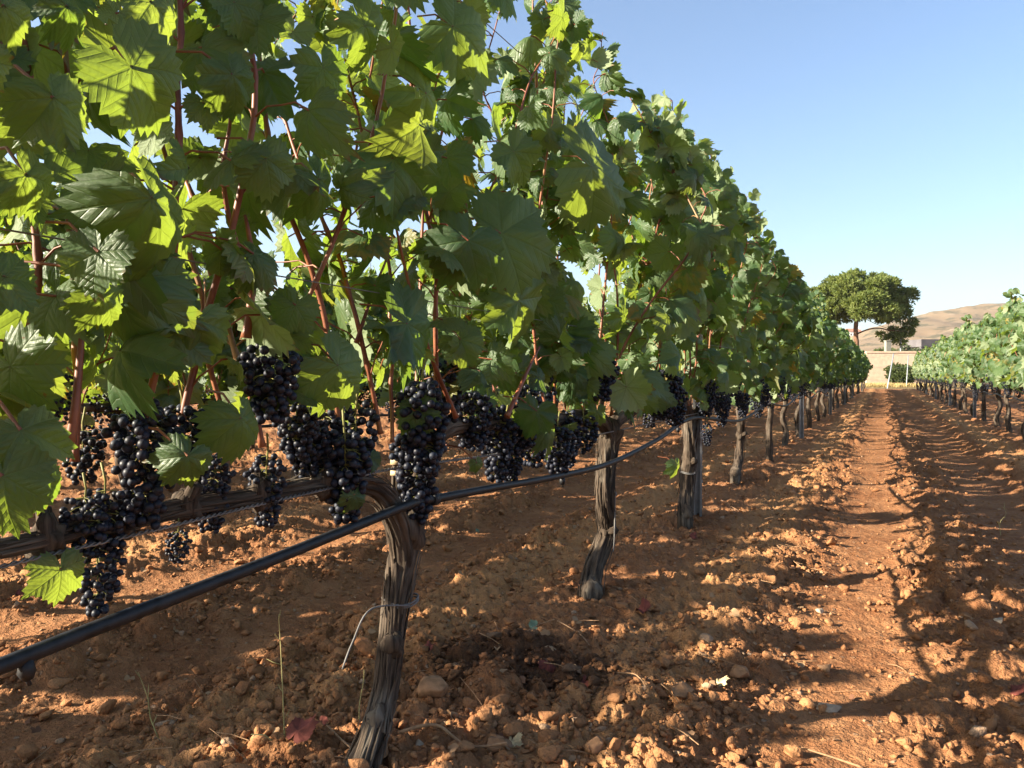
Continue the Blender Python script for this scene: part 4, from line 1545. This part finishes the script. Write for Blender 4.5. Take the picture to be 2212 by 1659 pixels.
def pl(px, py, dy=0.0):
    return np.array([(px - 1850) * k70, dy, CAM_H + (808 - py) * k70])


pine = empty('pine_tree', (PX[0], PX[1], 0), YAW)
tag(pine, 'broad umbrella pine with a bare forked trunk rising behind the end of the vine row', 'pine tree', 'trees')
m = MB()
limbs = [([pl(1852, 835), pl(1853, 790), pl(1850, 745), pl(1848, 705), pl(1852, 680)], [.25, .22, .20, .18, .15]),
         ([pl(1850, 752), pl(1832, 735, .2), pl(1812, 712, .4), pl(1795, 690, .6), pl(1785, 660, .8)], [.14, .12, .11, .09, .05]),
         ([pl(1850, 700), pl(1838, 682, -.3), pl(1815, 655, -.6), pl(1800, 630, -1)], [.13, .11, .08, .04]),
         ([pl(1851, 690), pl(1864, 672, .2), pl(1890, 650, .4), pl(1915, 632, .5)], [.13, .11, .08, .04]),
         ([pl(1851, 688), pl(1852, 650, .5), pl(1845, 615, .8)], [.11, .08, .04]),
         ([pl(1850, 722), pl(1870, 713, -.1), pl(1893, 709, -.2), pl(1920, 714, -.3), pl(1950, 716, -.3)], [.075, .07, .06, .05, .03]),
         ([pl(1875, 690, .3), pl(1895, 700, .2), pl(1915, 708, .1)], [.03, .025, .02]),
         ([pl(1851, 690), pl(1870, 675, -.8), pl(1895, 660, -1.8)], [.09, .06, .03])]
for c, r in limbs:
    Q = resample(np.c_[np.array(c), np.array(r)], .15)
    V, F, A = tube(Q[:, :3], Q[:, 3], 10, True, lambda a, L: 1 + .25 * (vn3(np.cos(a) * 2, np.sin(a) * 2, L * 3, 3) - .5)); m.add(V, F, A)
m.build('trunk', M_PINEBARK, pine)
rng = np.random.default_rng(404)
bl = []
for _ in range(120):
    u = rng.uniform(-1, 1); v = rng.uniform(-1, 1); w = rng.uniform(-.22, 1)
    if u * u + v * v + max(w, 0) ** 2 > 1: continue
    if u * u + v * v + w * w < .28 and w < .35: continue
    x = u * 98; ztop = 600 + 25 * u * u - 10 * u
    zc_ = 668 - (668 - ztop) * max(w, 0) + (-w * 55 if w < 0 else 0)
    bl.append((pl(1846 + x, zc_, v * 3.9), (.95, .95, .62)))
bl += [(pl(a, b, c), (r, r, r * .7)) for a, b, c, r in ((1955, 640, 0, 1.0), (1945, 665, .3, .9), (1925, 680, 0, .7), (1765, 640, 0, 1.0), (1768, 668, .5, .9), (1790, 690, 0, .7), (1900, 690, -.4, .5), (1880, 672, 0, .7), (1805, 615, 0, 1.0), (1845, 603, 0, 1.0), (1890, 610, 0, 1.0))]
m = MB(); blobs_to_tufts(m, rng, bl, 62, 7, .34, .045)
m.build('crown', M_NEEDLE, pine)
bl = [(pl(a, b, c), (r, r, r * .55)) for a, b, c, r in ((1965, 703, 0, .55), (1955, 718, .1, .7), (1935, 726, 0, .65), (1920, 733, .2, .5), (1972, 693, 0, .35), (1900, 722, -.2, .35), (1945, 738, 0, .5), (1930, 712, 0, .4))]
m = MB(); blobs_to_tufts(m, rng, bl, 75, 7, .30, .04)
m.build('low_branch_foliage', M_NEEDLE, pine)


def round_tree(name, loc, blobs, trunk, mat, ln, wd, dens, nb, seed, label, cat='tree', group='trees'):
    t = empty(name, loc, YAW)
    tag(t, label, cat, group)
    if trunk:
        m = MB()
        for c, r in trunk:
            Q = resample(np.c_[np.array(c, float), np.array(r)], .2); V, F, A = tube(Q[:, :3], Q[:, 3], 9); m.add(V, F, A)
        m.build('trunk', M_PINEBARK, t)
    m = MB(); blobs_to_tufts(m, np.random.default_rng(seed), blobs, dens, nb, ln, wd)
    m.build('crown', mat, t)
    return t


def crown(rng, cx, cz, rx, rz, n, r):
    out = []
    while len(out) < n:
        d = rng.normal(0, 1, 3); d /= np.linalg.norm(d); d *= rng.random() ** .4
        out.append(((cx + d[0] * rx, d[1] * rx, cz + d[2] * rz), r * rng.uniform(.7, 1.25)))
    return out


rng = np.random.default_rng(8)
for n, (px, dep, h, w, mat, lab) in enumerate((
        (250, 46, 9.5, 4.2, M_NEEDLE, 'dark pine glimpsed through the leaves at the far left'),
        (440, 62, 8.8, 4.5, M_NEEDLE, 'tree glimpsed between the red shoots of the near vines'),
        (800, 70, 9.2, 5.0, M_OLIVE, 'greyish tree glimpsed through the middle of the near vine row'),
        (930, 66, 8.3, 4.0, M_NEEDLE, 'dark tree glimpsed through the near vines right of the middle'))):
    b = at_d(px, 808, dep)
    round_tree('background_tree', (b[0], b[1], 0), crown(rng, 0, h * .62, w, h * .36, 42, 1.2), [([(0, 0, -.2), (.1, 0, h * .3), (0, .1, h * .6)], [.22, .18, .1])], mat, .36, .05, 42, 6, 20 + n, lab)
# dark round tree behind the wall and scrub to its right
b = at_d(1935, 808, 88)
round_tree('background_tree', (b[0], b[1], 0), crown(rng, -.4, 2.2, 3.2, 1.3, 22, .8), [([(0, 0, -.2), (0, 0, 2)], [.2, .12])], M_BUSH, .34, .06, 50, 6, 31, 'dark green round tree behind the wall, under the low pine branch')
b = at_d(2005, 808, 84)
round_tree('shrub', (b[0], b[1], 0), crown(rng, 0, 2.3, 3.6, 1.3, 26, .8), None, M_OLIVE, .34, .06, 42, 6, 32, 'grey-green scrub behind the wall, right of the concrete pillar', 'shrub', 'shrubs')
b = at_d(2090, 808, 140)
round_tree('shrub', (b[0], b[1], 0), crown(rng, 0, 3.0, 9, 2.2, 40, 1.4), None, M_OLIVE, .4, .08, 34, 6, 33, 'far scrub above the sunlit right-hand vine row, at the foot of the hill', 'shrub', 'shrubs')
b = at_d(1945, 808, 56.2)
round_tree('shrub', (b[0], b[1], 0), crown(rng, 0, .75, .85, .85, 16, .42), None, M_BUSH, .16, .035, 160, 6, 34, 'dark bush growing against the tan wall between the two pale poles', 'shrub', 'shrubs')

# tan wall: its face looks back down the path
wa = at_d(1872, 808, 58.0); wb = wa + RGT * 11.0 - FWD * 1.5
wd_ = norm(wb - wa); nrm_ = np.array([-wd_[1], wd_[0], 0])
wall = empty('boundary_wall', (wa[0], wa[1], 0), math.atan2(wd_[1], wd_[0]))
tag(wall, 'tan rendered wall closing the end of the path, dappled by tree shadow', 'wall')
m = MB(); m.box((5.6, .20, 1.05), (11.2, .40, 2.7)); m.build('wall_face', M_WALL, wall, False)
m = MB(); m.box((5.6, .20, 2.46), (11.3, .50, .12)); m.build('coping', M_WALL, wall, False)

# fence of two pale poles and three wires at the row ends
F0 = at_z(1917, 839, 0.0); F1 = at_d(1930, 764, float(np.dot(F0 - CAMP, FWD)) + .3)
m = MB(); V, F, A = tube(np.array([F0 - [0, 0, .2], F0, F1]), .036, 14); m.add(V, F, A)
tag(m.build('fence_pole', M_POLE), 'pale metal pole leaning to the right at the end of the path', 'pole', 'poles at the row ends')
G0 = at_z(1958, 836, 0.0); dG = float(np.dot(G0 - CAMP, FWD)); G1 = at_d(1962, 767, dG)
m = MB(); V, F, A = tube(np.array([G0 - [0, 0, .2], G0, G1]), .032, 14); m.add(V, F, A)
tag(m.build('fence_pole', M_POLE), 'pale metal pole standing upright beside the last sunlit vine', 'pole', 'poles at the row ends')
E = at_d(1868, 775, dG)
for n, (f, e, lab) in enumerate((((.98), (1868, 773), 'top wire sagging between the pale poles'), ((.62), (1868, 790), 'middle wire sloping between the pale poles'), ((.24), (1868, 819), 'lowest wire between the pale poles'))):
    a = at_d(e[0], e[1], dG + .5); b = F0 + (F1 - F0) * f; c = G0 + (G1 - G0) * f; d = c + RGT * 3 + [0, 0, .05]
    m = MB()
    V, F, A = tube(resample(np.array([a, (a + b) / 2 - [0, 0, .06], b, (b + c) / 2 - [0, 0, .04], c, d]), .2), .006, 5); m.add(V, F, A)
    tag(m.build('fence_wire', M_WIRE), lab, 'wire', 'wires of the end fence')

# dry grass along the verge
rng = np.random.default_rng(90)
m = MB()
n = 3000
a = at_d(1780, 808, 54); b = at_d(2120, 808, 54)
u = rng.random(n); v = rng.uniform(-3.2, 3.6, n)
P = a[None] * (1 - u[:, None]) + b[None] * u[:, None] + FWD[None] * v[:, None]; P[:, 2] = -.02
tufts(m, rng, P, np.tile([0, 0, 1.0], (n, 1)), 5, .26, .016)
o = m.build('dry_grass', M_GRASS); o['kind'] = 'stuff'
tag(o, 'dry tan grass on the verge in front of the wall', 'grass')

# white house with a red roof, far behind the pine trunk
b = at_d(1846, 733, 880)
house = empty('farmhouse', (b[0], b[1], b[2]), YAW)
tag(house, 'small white farmhouse with a red tiled roof glimpsed behind the pine trunk', 'house')
m = MB(); m.box((0, 5, 1.5), (13.5, 10, 15)); m.build('wall', M_WHITE, house, False)
m = MB()
V = np.array([[-7.6, -.8, 8.8], [7.6, -.8, 8.8], [7.6, 10.8, 8.8], [-7.6, 10.8, 8.8], [-7.6, 5, 12.2], [7.6, 5, 12.2]])
m.add(V, [[[0, 1, 5, 4], [2, 3, 4, 5], [3, 2, 1, 0]], [[0, 4, 3], [1, 2, 5]]]); rf = m.build('roof', M_ROOF, house, False)
for x in (2.6, 7.0):
    m = MB(); m.box((x, 4.2, 12.0), (1.5, 1.5, 4.6)); m.build('chimney', M_WHITE, rf, False)
for x in (-4.2, -1.0, 3.4):
    m = MB(); m.box((x, -.02, 5.4), (1.3, .2, 2.2)); m.build('window', M_DARK, house, False)

# grey-roofed shed and concrete pillar
b = at_d(2005, 808, 96)
shed = empty('shed', (b[0], b[1], 0), YAW + .1)
tag(shed, 'low open shed with a flat grey roof, behind the right end of the wall', 'shed')
m = MB(); m.box((.4, 1.5, 4.6), (3.4, 4.2, .9)); m.build('roof', M_GREYROOF, shed, False)
m = MB(); m.box((.4, 2.6, 2.1), (3.2, .25, 4.1)); m.build('back_wall', M_WALL, shed, False)
for x in (-1.0, 1.8):
    m = MB(); m.box((x, -.2, 2.07), (.4, .4, 4.15)); m.build('pillar', M_GREYROOF, shed, False)
b = at_d(1917, 808, 66)
m = MB(); m.box((0, 0, 1.8), (.40, .40, 3.6)); m.box((0, 0, 3.63), (.48, .48, .06))
o = m.build('pillar', M_CONC, None, False); o.location = (b[0], b[1], 0); o.rotation_euler = (0, 0, YAW)
tag(o, 'square grey concrete pillar rising behind the tan wall', 'pillar')
b = at_d(1945, 808, 70)
m = MB(); V, F, A = tube(np.array([[0, 0, -.2], [0, 0, 4.1]]), .06, 10); m.add(V, F, A)
o = m.build('utility_pole', M_POLE); o.location = (b[0], b[1], 0)
tag(o, 'thin whitish pole behind the wall, right of the concrete pillar', 'pole')


# ------------------------------------------------------------------ the hill
def build_hill():
    prof_x = np.array([-600, 0, 900, 1500, 1750, 1850, 1960, 2050, 2120, 2180, 2230, 2400, 2800, 3300])
    prof_h = np.array([0, 20, 30, 45, 62, 85, 118, 137, 147, 153, 150, 120, 10, 0]) * S22
    az = np.arange(-600, 2800, 6.0)
    hh = np.interp(az, prof_x, prof_h)
    hh = np.convolve(np.r_[np.full(8, hh[0]), hh, np.full(8, hh[-1])], np.ones(17) / 17, 'valid')
    dep = np.r_[np.linspace(420, 900, 60), np.linspace(912, 1250, 22)]
    A, D = np.meshgrid(az, dep)
    H = np.repeat(hh[None], len(dep), 0)
    f = np.clip((D - 420) / 480, 0, 1)
    s = np.where(D <= 900, f ** 1.25, np.clip(1 - ((D - 900) / 600) ** 2, 0, 1))
    rx = (A * S22 - HX) / FPX
    P = np.array([0, 0, 0])[None, None] + (FWD[None, None] + RGT[None, None] * rx[..., None]) * D[..., None]
    z = H / FPX * 900 * s
    rel = fbm2(P[..., 0] / 95, P[..., 1] / 95, 4, 61) * 22 + fbm2(P[..., 0] / 26, P[..., 1] / 26, 3, 62) * 5
    z = z + rel * np.clip(z / 40, 0, 1) - 1.5
    P[..., 2] = z
    n0, n1 = A.shape
    i = np.arange(n0 - 1)[:, None] * n1; j = np.arange(n1 - 1)[None]
    Q = np.stack([i + j, i + j + 1, i + n1 + j + 1, i + n1 + j], -1).reshape(-1, 4)
    k = NT('dry_hillside')
    pos = k.obj()
    n1_ = k.noise(pos, .010, 5, .6); n2_ = k.noise(pos, .045, 4, .65); n3_ = k.noise(k.mapping(pos, (1, 1, 6)), .016, 4)
    c = k.mix(k.rng(n1_, .35, .65), (0.180, 0.125, 0.074), (0.230, 0.168, 0.103))
    c = k.mix(k.m('MULTIPLY', k.rng(n2_, .52, .62), .85), c, (0.080, 0.072, 0.040))
    c = k.mix(k.m('MULTIPLY', k.rng(n3_, .60, .68), .6), c, (0.27, 0.205, 0.140))
    o = link('hill', np_mesh('hill', P.reshape(-1, 3), [Q], k.done(k.bsdf(c, .95, .1, k.bump(n2_, .5, 2.0)))))
    o['kind'] = 'structure'


build_hill()


# ------------------------------------------------------------------ air
hz = NT('summer_haze')
pv = hz.n('ShaderNodeVolumePrincipled')
pv.inputs['Color'].default_value = (0.86, 0.92, 1.0, 1)
pv.inputs['Density'].default_value = 0.00013
pv.inputs['Anisotropy'].default_value = 0.2
hz.l(pv.outputs[0], hz.out.inputs['Volume'])
m = MB(); m.box((0, 0, 125), (5600, 5600, 256))
o = m.build('haze', hz.mat, None, False); o['kind'] = 'stuff'
